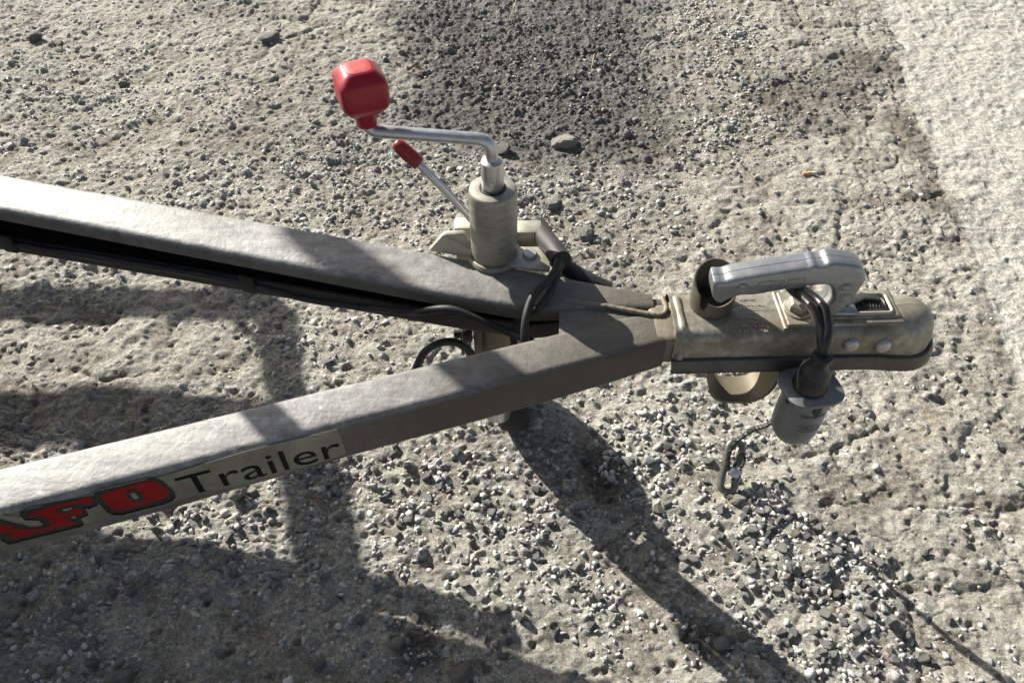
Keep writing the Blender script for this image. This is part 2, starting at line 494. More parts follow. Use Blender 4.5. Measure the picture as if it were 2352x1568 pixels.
def masks(x, y):
    wx = .05 * fbm(x * 9, y * 9, 31, 3); wy = .05 * fbm(x * 9, y * 9, 47, 3)
    dark = region(x, y, DARK, wx * 1.6, wy * 1.6); brown = region(x, y, BROWN, wx, wy, .55)
    mild = region(x, y, MILD, wx, wy, .6); brown = np.maximum(brown, mild * .42)
    oil = region(x, y, OIL, wx * .5, wy * .5); tan = region(x, y, TAN, wx * .5, wy * .5, .6)
    slab = region(x, y, SLAB, wx * 2, wy * 2)
    ed = np.interp(y, PE_Y, PE_X) + .018 * fbm(x * 13, y * 13, 91, 4) * 1.4
    pave = sstep(-.004, .008, x - ed)
    return dark, brown, oil, tan, slab, pave
def surface(x, y, want_tone=False):
    dark, brown, oil, tan, slab, pave = masks(x, y)
    fade = np.clip((6 - np.hypot(x, y - 1)) / 3, 0, 1)
    h = .006 * fbm(x * 3.1, y * 3.1, 1, 3) + (med := .0052 * fbm(x * 17, y * 17, 2, 4)) + .0030 * (1 - np.abs(fbm(x * 34, y * 34, 6, 3)) * 2.2)
    rough = (1 - pave)
    fine = .0026 * fbm(x * 70, y * 70, 3, 3, .6)
    h = h + fine * rough
    # slabs of crust with cracks between
    qx = x + .035 * fbm(x * 7, y * 7, 61, 3) + .008 * fbm(x * 40, y * 40, 62, 2); qy = y + .035 * fbm(x * 7, y * 7, 63, 3) + .008 * fbm(x * 40, y * 40, 64, 2)
    f1, f2, cid = worley(qx * 7.5, qy * 7.5, 70)
    e = f2 - f1
    ck = slab * sstep(.35, .65, vnoise(x * 6, y * 6, 71)) * rough
    crack = np.exp(-(e / .035) ** 2) * ck
    h = h - .0035 * crack + .0035 * sstep(0, .28, e) * slab * rough + .003 * (cid - .5) * slab * rough
    g1, g2, gid = worley(qx * 16, qy * 16, 75)
    hair = np.exp(-((g2 - g1) / .03) ** 2) * sstep(.5, .7, vnoise(x * 6, y * 6, 76)) * rough
    h = h - .0035 * hair
    # stones bedded in the crust, three sizes
    bed = np.clip(.20 + .5 * fbm(x * 6, y * 6, 81, 3) - .28 * slab + .7 * dark + .25 * brown, .04, 1)
    tone = None
    cols = []
    for sc, amp, sd, k in ((42, .0050, 84, .45), (75, .0034, 88, .8), (120, .0020, 92, .8)):
        wq = .45 * fbm(x * sc * 1.7, y * sc * 1.7, sd, 2)
        a1, a2, aid = worley(x * sc + wq, y * sc * 1.12 - wq, sd)
        on = (aid < bed * k)
        size = .30 + .25 * h2(np.floor(aid * 9999), np.floor(aid * 77777), 3)
        dome = np.where(on, np.clip(1 - (a1 / size) ** 2, 0, 1), 0)
        dome = np.minimum(dome * 2.2, .75 + .25 * dome) * (.5 + .8 * h2(np.floor(aid * 99999), np.floor(aid * 7777), 4))
        h = h + amp * dome * rough
        cols.append((dome, aid))
    # pits where stones have come out
    b1, b2, bid = worley(x * 55 + 3, y * 55, 97)
    pit = np.where(bid > .90, np.clip(1 - b1 / .36, 0, 1), 0)
    pit = sstep(0, .6, pit)
    h = h - .005 * pit * rough
    h = h + pave * (.002 + .0016 * fbm(x * 120, y * 120, 98, 2)) - .004 * brown * rough - .003 * dark * rough
    h = h + .007 * region(x, y, PILE, .02 * fbm(x * 20, y * 20, 150, 2), .02 * fbm(x * 20, y * 20, 151, 2), .8)
    h = h * fade
    if not want_tone: return h
    def lay(c, m, col): return c * (1 - m[..., None]) + np.array(col) * m[..., None]
    c = np.zeros(x.shape + (3,)) + np.array((.360, .342, .297))
    c = c * (1 + .14 * fbm(x * 4, y * 4, 101, 4))[..., None]
    loose = sstep(.0, .5, fbm(x * 6, y * 6, 81, 3)) * .5 * (1 - slab)
    c = lay(c, loose, (.285, .266, .226))
    low = sstep(.0004, -.0022, med) * (1 - pave)
    c = lay(c, low * .55, (.205, .178, .142))
    c = lay(c, sstep(.2, .6, fbm(x * 9, y * 9, 166, 4)) * .4 * (1 - pave), (.245, .220, .180))
    c = lay(c, np.clip(crack + hair * .5, 0, 1) * .35, (.19, .165, .13))
    c = lay(c, np.clip(brown * (.85 + .5 * fbm(x * 11, y * 11, 143, 3)), 0, 1) * .88, (.130, .112, .090))
    dkn = np.clip(dark * (.62 + .5 * fbm(x * 14, y * 14, 140, 3)) * 1.35, 0, .95)
    c = lay(c, dkn, (.104, .094, .081))
    for dome, aid in cols:
        k = h2(np.floor(aid * 9999), np.floor(aid * 777777), 8)
        base = .45 * (.72 + .5 * k)[..., None] * np.array((.98, .96, .92))
        base = base * (1 - np.maximum(dark * .66, brown * .6))[..., None]
        c = c * (1 - .8 * (dome > .12)[..., None]) + base * .8 * (dome > .12)[..., None]
    c = lay(c, oil * .75, (.07, .062, .052))
    c = lay(c, tan * .45 * sstep(-.3, .5, fbm(x * 45, y * 45, 160, 3)), (.30, .245, .18))
    c = lay(c, pave * (1 - .15 * (vnoise(x * 8, y * 8, 130))), (.405, .392, .352))
    pv = pave * sstep(.10, .02, np.interp(y, PE_Y, PE_X) + .0 - x + .06) * 0
    return h, c, pave

# ---------------------------------------------------------------- the ground: one sheet to the horizon, finest where one looks
def spread(a, b, n):                                     # growing steps from a to b
    t = np.linspace(0, 1, n + 1)[1:]
    return a + (b - a) * (t ** 3.2)
ny = 760
yv = [.16]
while yv[-1] < 2.35: yv.append(yv[-1] + .0014 + .00125 * yv[-1])
yv = np.array(yv)
xv = np.arange(-1.48, 1.481, .0037)
X = np.concatenate([spread(xv[0], -80, 30)[::-1], xv, spread(xv[-1], 80, 30)])
Y = np.concatenate([spread(yv[0], -80, 30)[::-1], yv, spread(yv[-1], 80, 30)])
GX, GY = np.meshgrid(X, Y)
gx, gy = GX.ravel(), GY.ravel()
gh, gc, gp = surface(gx, gy, True)
nx_, ny_ = len(X), len(Y)
i0 = (np.arange(ny_ - 1)[:, None] * nx_ + np.arange(nx_ - 1)[None, :]).ravel()
quads = np.stack([i0, i0 + 1, i0 + 1 + nx_, i0 + nx_], 1)
qp = gp[quads].mean(1) > .97
def sheet(name, sel, mat):
    q = quads[sel]
    used, inv = np.unique(q, return_inverse=True)
    q = inv.reshape(-1, 4)
    me = bpy.data.meshes.new(name)
    me.vertices.add(len(used)); me.loops.add(q.size); me.polygons.add(len(q))
    me.vertices.foreach_set('co', np.stack([gx[used], gy[used], gh[used]], 1).astype(np.float32).ravel())
    me.loops.foreach_set('vertex_index', q.astype(np.int32).ravel())
    me.polygons.foreach_set('loop_start', (np.arange(len(q)) * 4).astype(np.int32))
    me.polygons.foreach_set('loop_total', np.full(len(q), 4, np.int32))
    me.polygons.foreach_set('use_smooth', np.ones(len(q), bool))
    at = me.attributes.new('tone', 'FLOAT_COLOR', 'POINT')
    at.data.foreach_set('color', np.concatenate([np.clip(gc[used], .01, 1), np.ones((len(used), 1))], 1).astype(np.float32).ravel())
    me.update(); me.validate()
    me.materials.append(mat)
    o = bpy.data.objects.new(name, me); COL.objects.link(o)
    return o
g = sheet('ground', ~qp, M_GROUND); tag(g, 'pale compacted gravel yard with cracks, pits and dark damp patches', None, kind='structure')
g = sheet('asphalt_pavement', qp, M_PAVE); tag(g, 'lighter worn asphalt along the right edge of the gravel', None, kind='structure')

# ---------------------------------------------------------------- crushed stone lying on it
def hull_stone(rg, n=13, flat=.62):
    bm = bmesh.new(); wy_ = .55 + .4 * rg.random()
    for _ in range(n):
        v = rg.normal(size=3); v /= np.linalg.norm(v)
        v = v * (.80 + .35 * rg.random()) * np.array((1, wy_, flat))
        bm.verts.new(v)
    r = bmesh.ops.convex_hull(bm, input=bm.verts)
    bmesh.ops.delete(bm, geom=[v for v in bm.verts if not v.link_faces], context='VERTS')
    bmesh.ops.triangulate(bm, faces=bm.faces)
    for i, v in enumerate(bm.verts): v.index = i
    out = np.array([v.co[:] for v in bm.verts]), np.array([[v.index for v in f.verts] for f in bm.faces])
    bm.free()
    return out
small_protos = [hull_stone(rng, 12, .40 + .35 * rng.random()) for _ in range(24)]
N = 260000
sx = rng.uniform(-1.5, 1.5, N); sy = rng.uniform(.22, 2.3, N)
keep = np.abs(sx) < .10 + .70 * (sy * CS + SN)
sx, sy = sx[keep], sy[keep]
d_, br_, oi_, ta_, sl_, pv_ = masks(sx, sy)
dens = np.clip(.16 + .30 * fbm(sx * 8, sy * 8, 201, 3), .03, 1)
clump = sstep(-.05, .55, fbm(sx * 26, sy * 26, 205, 2))
dens = dens * (.35 + 1.5 * clump) * (1 - .45 * sl_)
wx = .04 * fbm(sx * 12, sy * 12, 211, 3); wy = .04 * fbm(sx * 12, sy * 12, 217, 3)
grav = np.zeros(sx.shape)
for e_, k_ in GRAV: grav = np.maximum(grav, k_ * region(sx, sy, [e_], wx, wy, .5))
dens = (dens + .55 * grav * (.45 + clump)) * (1 - .965 * pv_)
near = np.clip((1.15 - sy) / .7, 0, 1)
dens = dens * (.62 + .2 * near)
u = rng.random(sx.shape)
sel = u < np.minimum(dens * .46, .66)
sx, sy, grav, d_, br_, pv_, near = sx[sel], sy[sel], grav[sel], d_[sel], br_[sel], pv_[sel], near[sel]
n = len(sx)
grit = rng.random(n) < .56 - .34 * np.clip(grav, 0, 1.2)
size = np.where(grit, np.exp(rng.normal(math.log(.0023), .32, n)), np.exp(rng.normal(math.log(.0041), .36, n))) * (1 + .10 * np.clip(grav, 0, 1.5) + .12 * near)
size = np.clip(size, .0011, .0102) * (1 - .3 * pv_)
print('stones', n)
sh = surface(sx, sy)
depth = sy * CS + SN
app = size / depth
inframe = (np.abs(sx) / depth < .655) & (np.abs((sy * SN - CS) / depth) < .435)
order = np.argsort(-(app * inframe))
big = order[:288]
rest = np.setdiff1d(np.arange(n), big)
pal = np.array([(.30, .303, .30), (.36, .357, .345), (.41, .40, .37), (.46, .45, .415), (.34, .34, .335), (.40, .36, .32), (.53, .515, .48), (.25, .253, .252)])
def rotations(k, rg):
    a = rg.uniform(0, 2 * math.pi, k); b = rg.normal(0, .35, k); c = rg.normal(0, .35, k)
    ca, sa, cb, sb, cc, sc = np.cos(a), np.sin(a), np.cos(b), np.sin(b), np.cos(c), np.sin(c)
    R = np.zeros((k, 3, 3))
    R[:, 0, 0] = ca * cb; R[:, 0, 1] = ca * sb * sc - sa * cc; R[:, 0, 2] = ca * sb * cc + sa * sc
    R[:, 1, 0] = sa * cb; R[:, 1, 1] = sa * sb * sc + ca * cc; R[:, 1, 2] = sa * sb * cc - ca * sc
    R[:, 2, 0] = -sb; R[:, 2, 1] = cb * sc; R[:, 2, 2] = cb * cc
    return R
V, T, Cc_ = [], [], []
base = 0
which = rng.integers(0, len(small_protos), len(rest))
for pi, (pv3, pf) in enumerate(small_protos):
    ids = rest[which == pi]
    k = len(ids)
    if not k: continue
    R = rotations(k, rng)
    P = np.einsum('kij,vj->kvi', R, pv3) * (size[ids] * 1.0)[:, None, None]
    P[:, :, 0] += sx[ids][:, None]; P[:, :, 1] += sy[ids][:, None]
    P[:, :, 2] += (sh[ids] + size[ids] * rng.uniform(-.1, .32, k))[:, None]
    V.append(P.reshape(-1, 3))
    T.append((pf[None] + (np.arange(k) * len(pv3))[:, None, None] + base).reshape(-1, 3))
    base += k * len(pv3)
    col = pal[rng.integers(0, len(pal), k)] * rng.uniform(.8, 1.2, k)[:, None]
    dk = rng.random(k)
    col = col * np.where(dk < .93, 1 - .60 * d_[ids] - .35 * br_[ids] * (1 - d_[ids]), 1)[:, None]
    Cc_.append(np.repeat(col, len(pv3), 0))
V = np.concatenate(V); T = np.concatenate(T); Cc_ = np.concatenate(Cc_)
me = bpy.data.meshes.new('gravel')
me.vertices.add(len(V)); me.loops.add(T.size); me.polygons.add(len(T))
me.vertices.foreach_set('co', V.astype(np.float32).ravel())
me.loops.foreach_set('vertex_index', T.astype(np.int32).ravel())
me.polygons.foreach_set('loop_start', (np.arange(len(T)) * 3).astype(np.int32))
me.polygons.foreach_set('loop_total', np.full(len(T), 3, np.int32))
at = me.attributes.new('tone', 'FLOAT_COLOR', 'POINT')
at.data.foreach_set('color', np.concatenate([Cc_, np.ones((len(Cc_), 1))], 1).astype(np.float32).ravel())
me.update(); me.validate()
me.materials.append(M_GRAVEL)
o = bpy.data.objects.new('gravel', me); COL.objects.link(o)
tag(o, 'fine grey crushed stone scattered thickly over the yard', 'gravel', kind='stuff')
print('tris', len(T), 'ground quads', len(quads))

def stone_mesh(rg, n, flat, level=0):
    v, f = hull_stone(rg, n, flat)
    me = bpy.data.meshes.new('pebble')
    me.from_pydata([tuple(p) for p in v], [], [tuple(int(i) for i in q) for q in f])
    bm = bmesh.new(); bm.from_mesh(me)
    bmesh.ops.recalc_face_normals(bm, faces=bm.faces)
    bmesh.ops.dissolve_limit(bm, angle_limit=math.radians(14), verts=bm.verts, edges=bm.edges)
    bmesh.ops.bevel(bm, geom=list(bm.edges), offset=.07, segments=1, affect='EDGES', clamp_overlap=True)
    bm.to_mesh(me); bm.free()
    me.materials.append(M_PEBBLE)
    return me
FL = [.5 + .4 * rng.random() for _ in range(16)]
peb = [stone_mesh(rng, 15, f) for f in FL]
TONES = [('dark grey', (.27, .272, .27)), ('blue grey', (.34, .352, .356)), ('mid grey', (.40, .395, .383)), ('pale grey', (.47, .46, .43)), ('whitish', (.56, .545, .505)), ('brownish', (.37, .335, .29)), ('pinkish', (.42, .372, .345))]
TP = [.14, .16, .22, .22, .12, .08, .06]
MARKS = [('red crank knob', 825, 190), ('red lever grip', 930, 350), ('jockey wheel tube', 1138, 480), ('large lone rock', 1298, 325), ('cigarette butt', 1857, 406), ('silver handle', 1800, 630), ('coupling nose', 2130, 760),
         ('hanging plug', 1850, 930), ('oval steel ring', 1680, 1075), ('Trailer lettering', 600, 1075), ('red letter O', 320, 1135), ('lit strip', 1050, 1470), ('steel strap', 1710, 900),
         ('bottom right corner', 2352, 1568), ('bottom left corner', 0, 1568), ('tan stain', 2115, 990), ('jockey wheel tyre', 1160, 955), ('top right corner', 2352, 0), ('top left corner', 0, 0)]
DIRS = ['right', 'lower right', 'below', 'lower left', 'left', 'upper left', 'above', 'upper right']
found = {}
for i in big:
    x, y = float(sx[i]), float(sy[i])
    dp = y * CS + SN
    px, py = 1176 + FPX * x / dp, 784 - FPX * (y * SN - CS) / dp
    dist, mk, mx, my = min((math.hypot(px - m[1], py - m[2]), m[0], m[1], m[2]) for m in MARKS)
    sec = int(round(math.atan2(py - my, px - mx) / (math.pi / 4))) % 8
    ti = int(rng.choice(len(TONES), p=TP)); pk = int(rng.integers(0, 16))
    shape = 'flat' if FL[pk] < .64 else ('chunky' if FL[pk] > .78 else 'angular')
    o = bpy.data.objects.new('pebble', peb[pk])
    COL.objects.link(o)
    o.location = (x, y, float(sh[i] + size[i] * .16))
    o.scale = (float(size[i]),) * 3
    o.rotation_euler = (rng.normal(0, .35), rng.normal(0, .35), rng.uniform(0, 6.28))
    k = (1 - .7 * float(d_[i])) * rng.uniform(.92, 1.08)
    o.color = tuple(min(1, c * k) for c in TONES[ti][1]) + (1,)
    found.setdefault((TONES[ti][0], shape, mk, sec), []).append((dist, o))
ORD = ['nearest', 'second nearest', 'third nearest', 'fourth nearest', 'fifth nearest', 'sixth nearest', 'seventh nearest', 'eighth nearest', 'ninth nearest', 'tenth nearest', 'eleventh nearest', 'twelfth nearest']
for (tone_, shape, mk, sec), L in found.items():
    L.sort(key=lambda q: q[0])
    where = {'below': 'below', 'above': 'above'}.get(DIRS[sec], DIRS[sec] + ' of')
    for r_, (dd, o) in enumerate(L):
        lab = f'{tone_} {shape} pebble {where} the {mk}'
        if len(L) > 1: lab += ', ' + ORD[min(r_, 11)]
        tag(o, lab, 'pebble', 'loose pebbles on the yard')
# single stones that stand out
def rock_mesh(seed, flat, n=26):
    rg = np.random.default_rng(seed)
    bm = bmesh.new()
    bmesh.ops.create_icosphere(bm, subdivisions=3, radius=1)
    planes = []
    for _ in range(n):
        p = rg.normal(size=3); p /= np.linalg.norm(p); planes.append((p, .70 + .25 * rg.random()))
    for v in bm.verts:
        c = np.array(v.co[:])
        r = min([1.0] + [k / max(1e-3, float(c @ p)) for p, k in planes if float(c @ p) > .1])
        c = c * r * (1 + .07 * (rg.random() - .5))
        v.co = Vector((c[0], c[1] * .75, c[2] * flat))
    me = bpy.data.meshes.new('stone'); bm.to_mesh(me); bm.free()
    me.materials.append(M_PEBBLE)
    return me
SPECIAL = [
    (1298, 325, .0335, .5, 0.1, (1.45, 1.4, 1.35), 'large pale rough stone lying alone on the dark damp patch'),
    (1440, 307, .0145, .6, .5, (1.0, 1.0, 1.0), 'grey rounded stone at the right edge of the dark damp patch'),
    (549, 1140, .0150, .8, .8, (1.5, 1.45, 1.4), 'pale chunky stone just below the lower edge of the Trailer lettering'),
    (1348, 538, .0235, .6, 1.5, (1.0, 1.0, 1.0), 'big lumpy grey stone behind the far beam to the right of the jockey tube'),
    (1272, 470, .0200, .6, .4, (1.1, 1.08, 1.05), 'blocky pale stone just right of the top of the jockey tube'),
    (922, 122, .0120, .7, 1.2, (1.6, 1.58, 1.5), 'whitest angular stone right of the red crank knob'),
    (1890, 1316, .0130, .7, .9, (.75, .76, .8), 'dark grey flat stone on top of the pebble pile'),
    (1693, 1150, .0125, .6, .1, (1.2, 1.18, 1.1), 'wedge shaped pale stone touching the tip of the ring'),
    (285, 1560, .0170, .7, .1, (.8, .8, .8), 'grey stone in the shade at the bottom left edge'),
    (1056, 1548, .0180, .6, .9, (.8, .78, .76), 'broad brownish stone in the shade at the bottom below the lit strip'),
    (912, 1478, .0110, .8, .4, (1.1, 1.05, 1.0), 'egg shaped pale stone in the shade near the lit strip'),
    (1150, 1398, .0115, .6, .2, (1.25, 1.2, 1.1), 'smooth pale stone half in the shade at the edge of the lit strip'),
    (282, 193, .0140, .6, .2, (.95, .92, .85), 'brown grey stone alone on the sunny crust at the upper left'),
    (82, 91, .0210, .55, .7, (.85, .87, .88), 'bluish grey stone at the far upper left corner'),
    (618, 92, .0300, .4, .4, (1.0, 1.0, 1.0), 'broad pale lump of broken crust at the top left of the dark patch'),
    (1150, 345, .0260, .35, .5, (.72, .71, .68), 'flat grey stone bedded behind the crank bend'),
    (1655, 1478, .0125, .65, .3, (1.05, 1.05, 1.05), 'pointed grey stone in the lower right at the rim of the shadow band'),
    (2120, 1270, .0090, .7, .6, (1.2, 1.15, 1.1), 'single light stone on the bare cracked slab at the lower right'),
]
for k, (px, py, s, flat, rz, colr, lab) in enumerate(SPECIAL):
    p = on_z(px, py, .004)
    o = bpy.data.objects.new('stone', rock_mesh(300 + k, flat)); COL.objects.link(o)
    hh = float(surface(np.array([p.x]), np.array([p.y]))[0])
    o.location = (p.x, p.y, hh + s * flat * .45); o.scale = (s, s, s); o.rotation_euler = (.1, -.1, rz)
    o.color = (.44 * colr[0], .43 * colr[1], .40 * colr[2], 1)
    tag(o, lab, 'stone')

# litter
p = on_z(1857, 407, .0); hh = float(surface(np.array([p.x]), np.array([p.y]))[0])
butt = thing('cigarette_butt', 'trodden cigarette butt with orange filter on the pale crust at the right', 'cigarette butt', (p.x, p.y, hh))
ax = Vector((1, .12, 0)).normalized()
c0 = p + Vector((0, 0, hh + .004))
build('filter', lathe([(.0036, 0), (.0039, .001), (.0040, .019), (.0038, .0195)], c0 - ax * .016, 14, ax), M_FILT, butt, True)
build('paper', lathe([(.0039, 0), (.0040, .001), (.0036, .008), (.0028, .011)], c0 + ax * .0036, 14, ax), M_BUTT, butt, True)
def strand(name, a, b, r, mat, label, cat, bow=.004):
    A, B = on_z(*a, 0), on_z(*b, 0)
    pts = []
    for i in range(7):
        t = i / 6; q = A.lerp(B, t)
        q.z = float(surface(np.array([q.x]), np.array([q.y]))[0]) + .003 + bow * math.sin(math.pi * t)
        pts.append(q)
    tag(build(name, tube(catmull(pts, 3), r, 6), mat, None, True, origin=A), label, cat)
strand('straw', (1366, 122), (1359, 158), .0012, M_STRAW, 'upright looking dry straw on the dark patch right of its middle', 'straw', .006)
strand('straw', (1188, 0), (1170, 50), .0010, M_STRAW, 'thin pale grass stem at the top edge of the dark patch', 'straw', .006)
strand('wire', (1797, 1000), (1834, 1014), .0016, M_RUST, 'short rusty brown wire on the gravel under the hanging plug', 'wire', .003)
strand('twig', (716, 1146), (750, 1158), .0011, M_RUST, 'short dry twig on the lit ground below the near beam', 'twig', .004)
strand('twig', (205, 462 - 250), (232, 222), .0010, M_RUST, 'thin dry twig on the crust at the upper left', 'twig', .003)
# curled dry leaf
A = on_z(960, 166, 0); A.z = float(surface(np.array([A.x]), np.array([A.y]))[0]) + .006
V, Fc = [], []
for i in range(9):
    s = i / 8; w = math.sin(math.pi * min(1, s * .93 + .03)) * .013
    for j in (-1, -.5, 0, .5, 1):
        V.append(A + Vector(((s - .5) * .042 + .002 * math.sin(9 * s), j * w - .006 * (s - .5), .004 * j * j + .004 * math.sin(5 * s) + .001 * math.sin(17 * s + 5 * j))))
for i in range(8):
    for j in range(4): Fc.append((i * 5 + j, i * 5 + j + 1, i * 5 + j + 6, i * 5 + j + 5))
tag(build('dry_leaf', (V, Fc), M_LEAF, None, True, origin=A), 'curled brown dry leaf on the dark gravel right of the red knob', 'leaf')

# ---------------------------------------------------------------- trailer
TR = thing('trailer', 'galvanised trailer drawbar of two beams meeting at a ball coupling with silver handle', 'trailer', (0.17, .56, 0))
def corner(cx, cy, r, a0, a1, n=4):
    return [(cx + r * math.cos(math.radians(a0 + (a1 - a0) * k / n)), cy + r * math.sin(math.radians(a0 + (a1 - a0) * k / n))) for k in range(n + 1)]
def channel_section(W, zt, zb, lip_t, lip_b, th=.004, r=.009):
    """closed outline (n across from the web at 0 to the lips at W, z)"""
    o = [(W, zt - lip_t)] + corner(W - r, zt - r, r, 0, 90, 5) + corner(r, zt - r, r, 90, 180, 5) + corner(.006, zb + .006, .006, 180, 270, 3) + corner(W - .006, zb + .006, .006, 270, 360, 3) + [(W, zb + lip_b)]
    i = [(W - th, zb + lip_b), (W - th, zb + th), (th, zb + th), (th, zt - th), (W - th, zt - th), (W - th, zt - lip_t)]
    return o + i
# far beam: open side faces the camera
rings = []
for (x, W, zt, zb) in ((-1.75, .066, .3925, .303), (-.68, .066, .3925, .3130), (-.33, .066, .3925, .327), (-.06, .066, .3925, .336), (.02, .064, .3925, .340), (.075, .047, .3920, .347), (.155, .027, .3915, .352)):
    yf = .667 - .263 * (x + .0895)
    rings.append([Vector((x - .25 * n_ * .0, yf - n_, z)) for n_, z in channel_section(W, zt, zb, .019, .026)])
b1 = build('drawbar_beam', loft(rings), M_BEAM, TR, 40); b1.data.materials.append(M_CHANNEL_SHADE)
nsec = len(rings[0])
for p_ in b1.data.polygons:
    if p_.index < nsec * (len(rings) - 1) and p_.index % nsec >= nsec - 9: p_.material_index = 1  # inner faces and lower lip painted dark as the channel's shade
b1['label'] = 'far beam, open channel towards the camera'
# near beam: closed face towards the camera
rings = []
for (x, W, zb) in ((-1.75, .057, .306), (-.48, .055, .3205), (-.33, .054, .323), (-.165, .054, .332), (.02, .053, .335), (.105, .053, .340), (.163, .052, .346)):
    yf = .331 + .3236 * (x + .453) - .0005
    sec = channel_section(W, .3895, zb, .019, .020)
    rings.append([Vector((x, yf + n_, z)) for n_, z in sec])
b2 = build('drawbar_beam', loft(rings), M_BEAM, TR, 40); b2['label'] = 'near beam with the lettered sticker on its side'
# gusset plate between the beams and its welds
gp_ = [on_z(x, y, .3875) for x, y in ((1284, 676), (1284, 790), (1420, 800), (1536, 752), (1536, 690), (1400, 672))]
build('gusset_plate', prism(gp_, (0, 0, -.006), .0012), M_BEAM, TR, 40)
def bead(pts, z, r):
    q = [on_z(x, y, z) for x, y in pts]
    path = catmull(q, 10)
    rr = [r * (1 + .07 * math.sin(i * 1.7) + .12 * random.random()) for i in range(len(path))]
    return tube(path, rr, 8)
build('weld_bead', bead([(1296, 690), (1340, 697), (1390, 703), (1450, 714), (1495, 722), (1522, 722), (1530, 708), (1521, 684)], .3905, .0030), M_WELD, TR, 60)
build('weld_bead', bead([(1300, 782), (1345, 769), (1420, 750), (1480, 736), (1530, 731)], .3878, .0017), M_WELD, TR, 60)
ang = math.atan(.03)
def cl(a, b, z):                                             # coupling frame: along, across, up
    return Vector((.170 + a * math.cos(ang) - b * math.sin(ang), .5605 + a * math.sin(ang) + b * math.cos(ang), z))
RC = Matrix.Rotation(ang, 3, 'Z')
build('drawbar_neck', box(cl(-.004, -.001, .370), (.040, .058, .040), .009, ang, 3), M_WELD, TR, 50)
build('weld_bead', tube([cl(.0045, .0305 * math.cos(t) * 1.02, .371 + .026 * math.sin(t)) for t in np.linspace(-.2, math.pi + .2, 30)], [.0035 + .0007 * math.sin(i * 1.9) for i in range(30)], 8), M_WELD, TR, 60)
# cable clips and harness on the far beam
for (x0, y0, x1, y1) in ((553, 630, 588, 672), (2, 538, 36, 578)):
    a = on_line((x0 + x1) / 2, (y0 + y1) / 2 + 2, -.633, .738, -.256)
    build('cable_clip', box(a, (.019, .006, .026), .0015, math.atan(-.256)), M_GREASE_SHADE, TR, 40)
hp = [on_line(x, y, -.633, .740, -.256) for x, y in ((-300, 500), (0, 556), (200, 588), (400, 621), (560, 650), (640, 670), (700, 686), (780, 699), (880, 710), (967, 717))]
build('harness_cable', tube(catmull(hp, 6), .0042, 8), M_CABLE, TR, True)
# unseen hose under the far beam, shaped to cast the curved ground shadow
D_ = .381
cp = [(-.9, .485), (-.70, .474), (-.508, .462), (-.333, .448), (-.194, .422), (-.10, .400), (-.005, .366)]
build('shadow_conduit', tube(catmull([Vector((x - D_, y + D_, .305)) for x, y in cp], 6), [.024 if i < 13 else max(.0165, .024 - .0012 * (i - 12)) for i in range(37)], 12), M_RUBBER, TR, True)

# sticker on the near beam
SL, SX, SY = .3236, -.453, .331 - .0008
def stk(px, py, off=0.0):
    return on_line(px, py, SX, SY - off, SL)
def flat_poly(pts, off, th=.0002):
    o = [stk(x, y, off) for x, y in pts]
    return prism(o, Vector((SL, -1, 0)).normalized() * th)
def zA(pts): return [(.3255 * x, 1073.3 + .3255 * y) for x, y in pts]      # survey sheet A
def zB(pts): return [(385 + .3255 * x, 956.6 + .3255 * y) for x, y in pts]  # survey sheet B
s_bg = [(-180, 1226), (0, 1181)] + zA([(130, 345), (700, 170), (1080, 78)]) + zB([(560, 240), (1000, 135), (1195, 84), (1230, 170), (1262, 262), (1000, 345), (560, 468), (160, 560)]) + zA([(1240, 232), (900, 335), (590, 395), (40, 540)]) + [(0, 1252), (-180, 1300)]
st = build('sticker', flat_poly(s_bg, .0000), M_FOIL, TR)
st['label'] = 'worn foil sticker with red and black lettering'
O_out = [(660, 180), (690, 160), (760, 145), (1040, 78), (1100, 75), (1150, 95), (1228, 165), (1236, 190), (1215, 220), (1150, 245), (860, 320), (800, 322), (755, 300), (690, 235)]
O_red = [(716, 200), (735, 180), (1010, 100), (1080, 95), (1120, 108), (1185, 165), (1190, 185), (1165, 212), (880, 298), (820, 302), (775, 275), (725, 225)]
O_gry = [(880, 175), (905, 158), (960, 152), (990, 170), (1025, 215), (1015, 235), (950, 247), (920, 235)]
O_in = [(918, 185), (950, 177), (980, 210), (960, 222), (940, 215)]
F_out = [(135, 322), (205, 288), (660, 196), (668, 205), (690, 250), (622, 280), (585, 270), (622, 325), (590, 335), (560, 350), (590, 392), (560, 405), (60, 530), (0, 500), (0, 360), (60, 380), (220, 420), (300, 410), (300, 385), (270, 360), (170, 358)]
F_red = [(200, 322), (310, 287), (622, 208), (658, 246), (612, 258), (560, 245), (390, 287), (415, 328), (480, 312), (515, 300), (525, 288), (560, 285), (585, 322), (560, 335), (490, 330), (450, 348), (475, 372), (515, 375), (545, 390), (350, 435), (100, 500), (50, 492), (80, 470), (50, 458), (0, 462), (0, 395), (150, 432), (270, 435), (340, 415), (362, 395), (340, 370), (290, 335), (215, 340)]
gap = [(0, 335), (190, 362), (270, 362), (300, 385), (300, 408), (220, 415), (60, 370)]
build('lettering', join(flat_poly(zA([(x + 4, y + 14) for x, y in O_out]), .0003), flat_poly(zA([(x + 4, y + 12) for x, y in F_out]), .0003)), M_SBLK, st)
build('lettering', join(flat_poly(zA(O_out), .0006), flat_poly(zA(F_out), .0006)), M_SGREY, st)
build('lettering', join(flat_poly(zA(O_red), .0009), flat_poly(zA(F_red), .0009)), M_SRED, st)
build('lettering', flat_poly(zA(O_gry), .0012), M_SGREY, st)
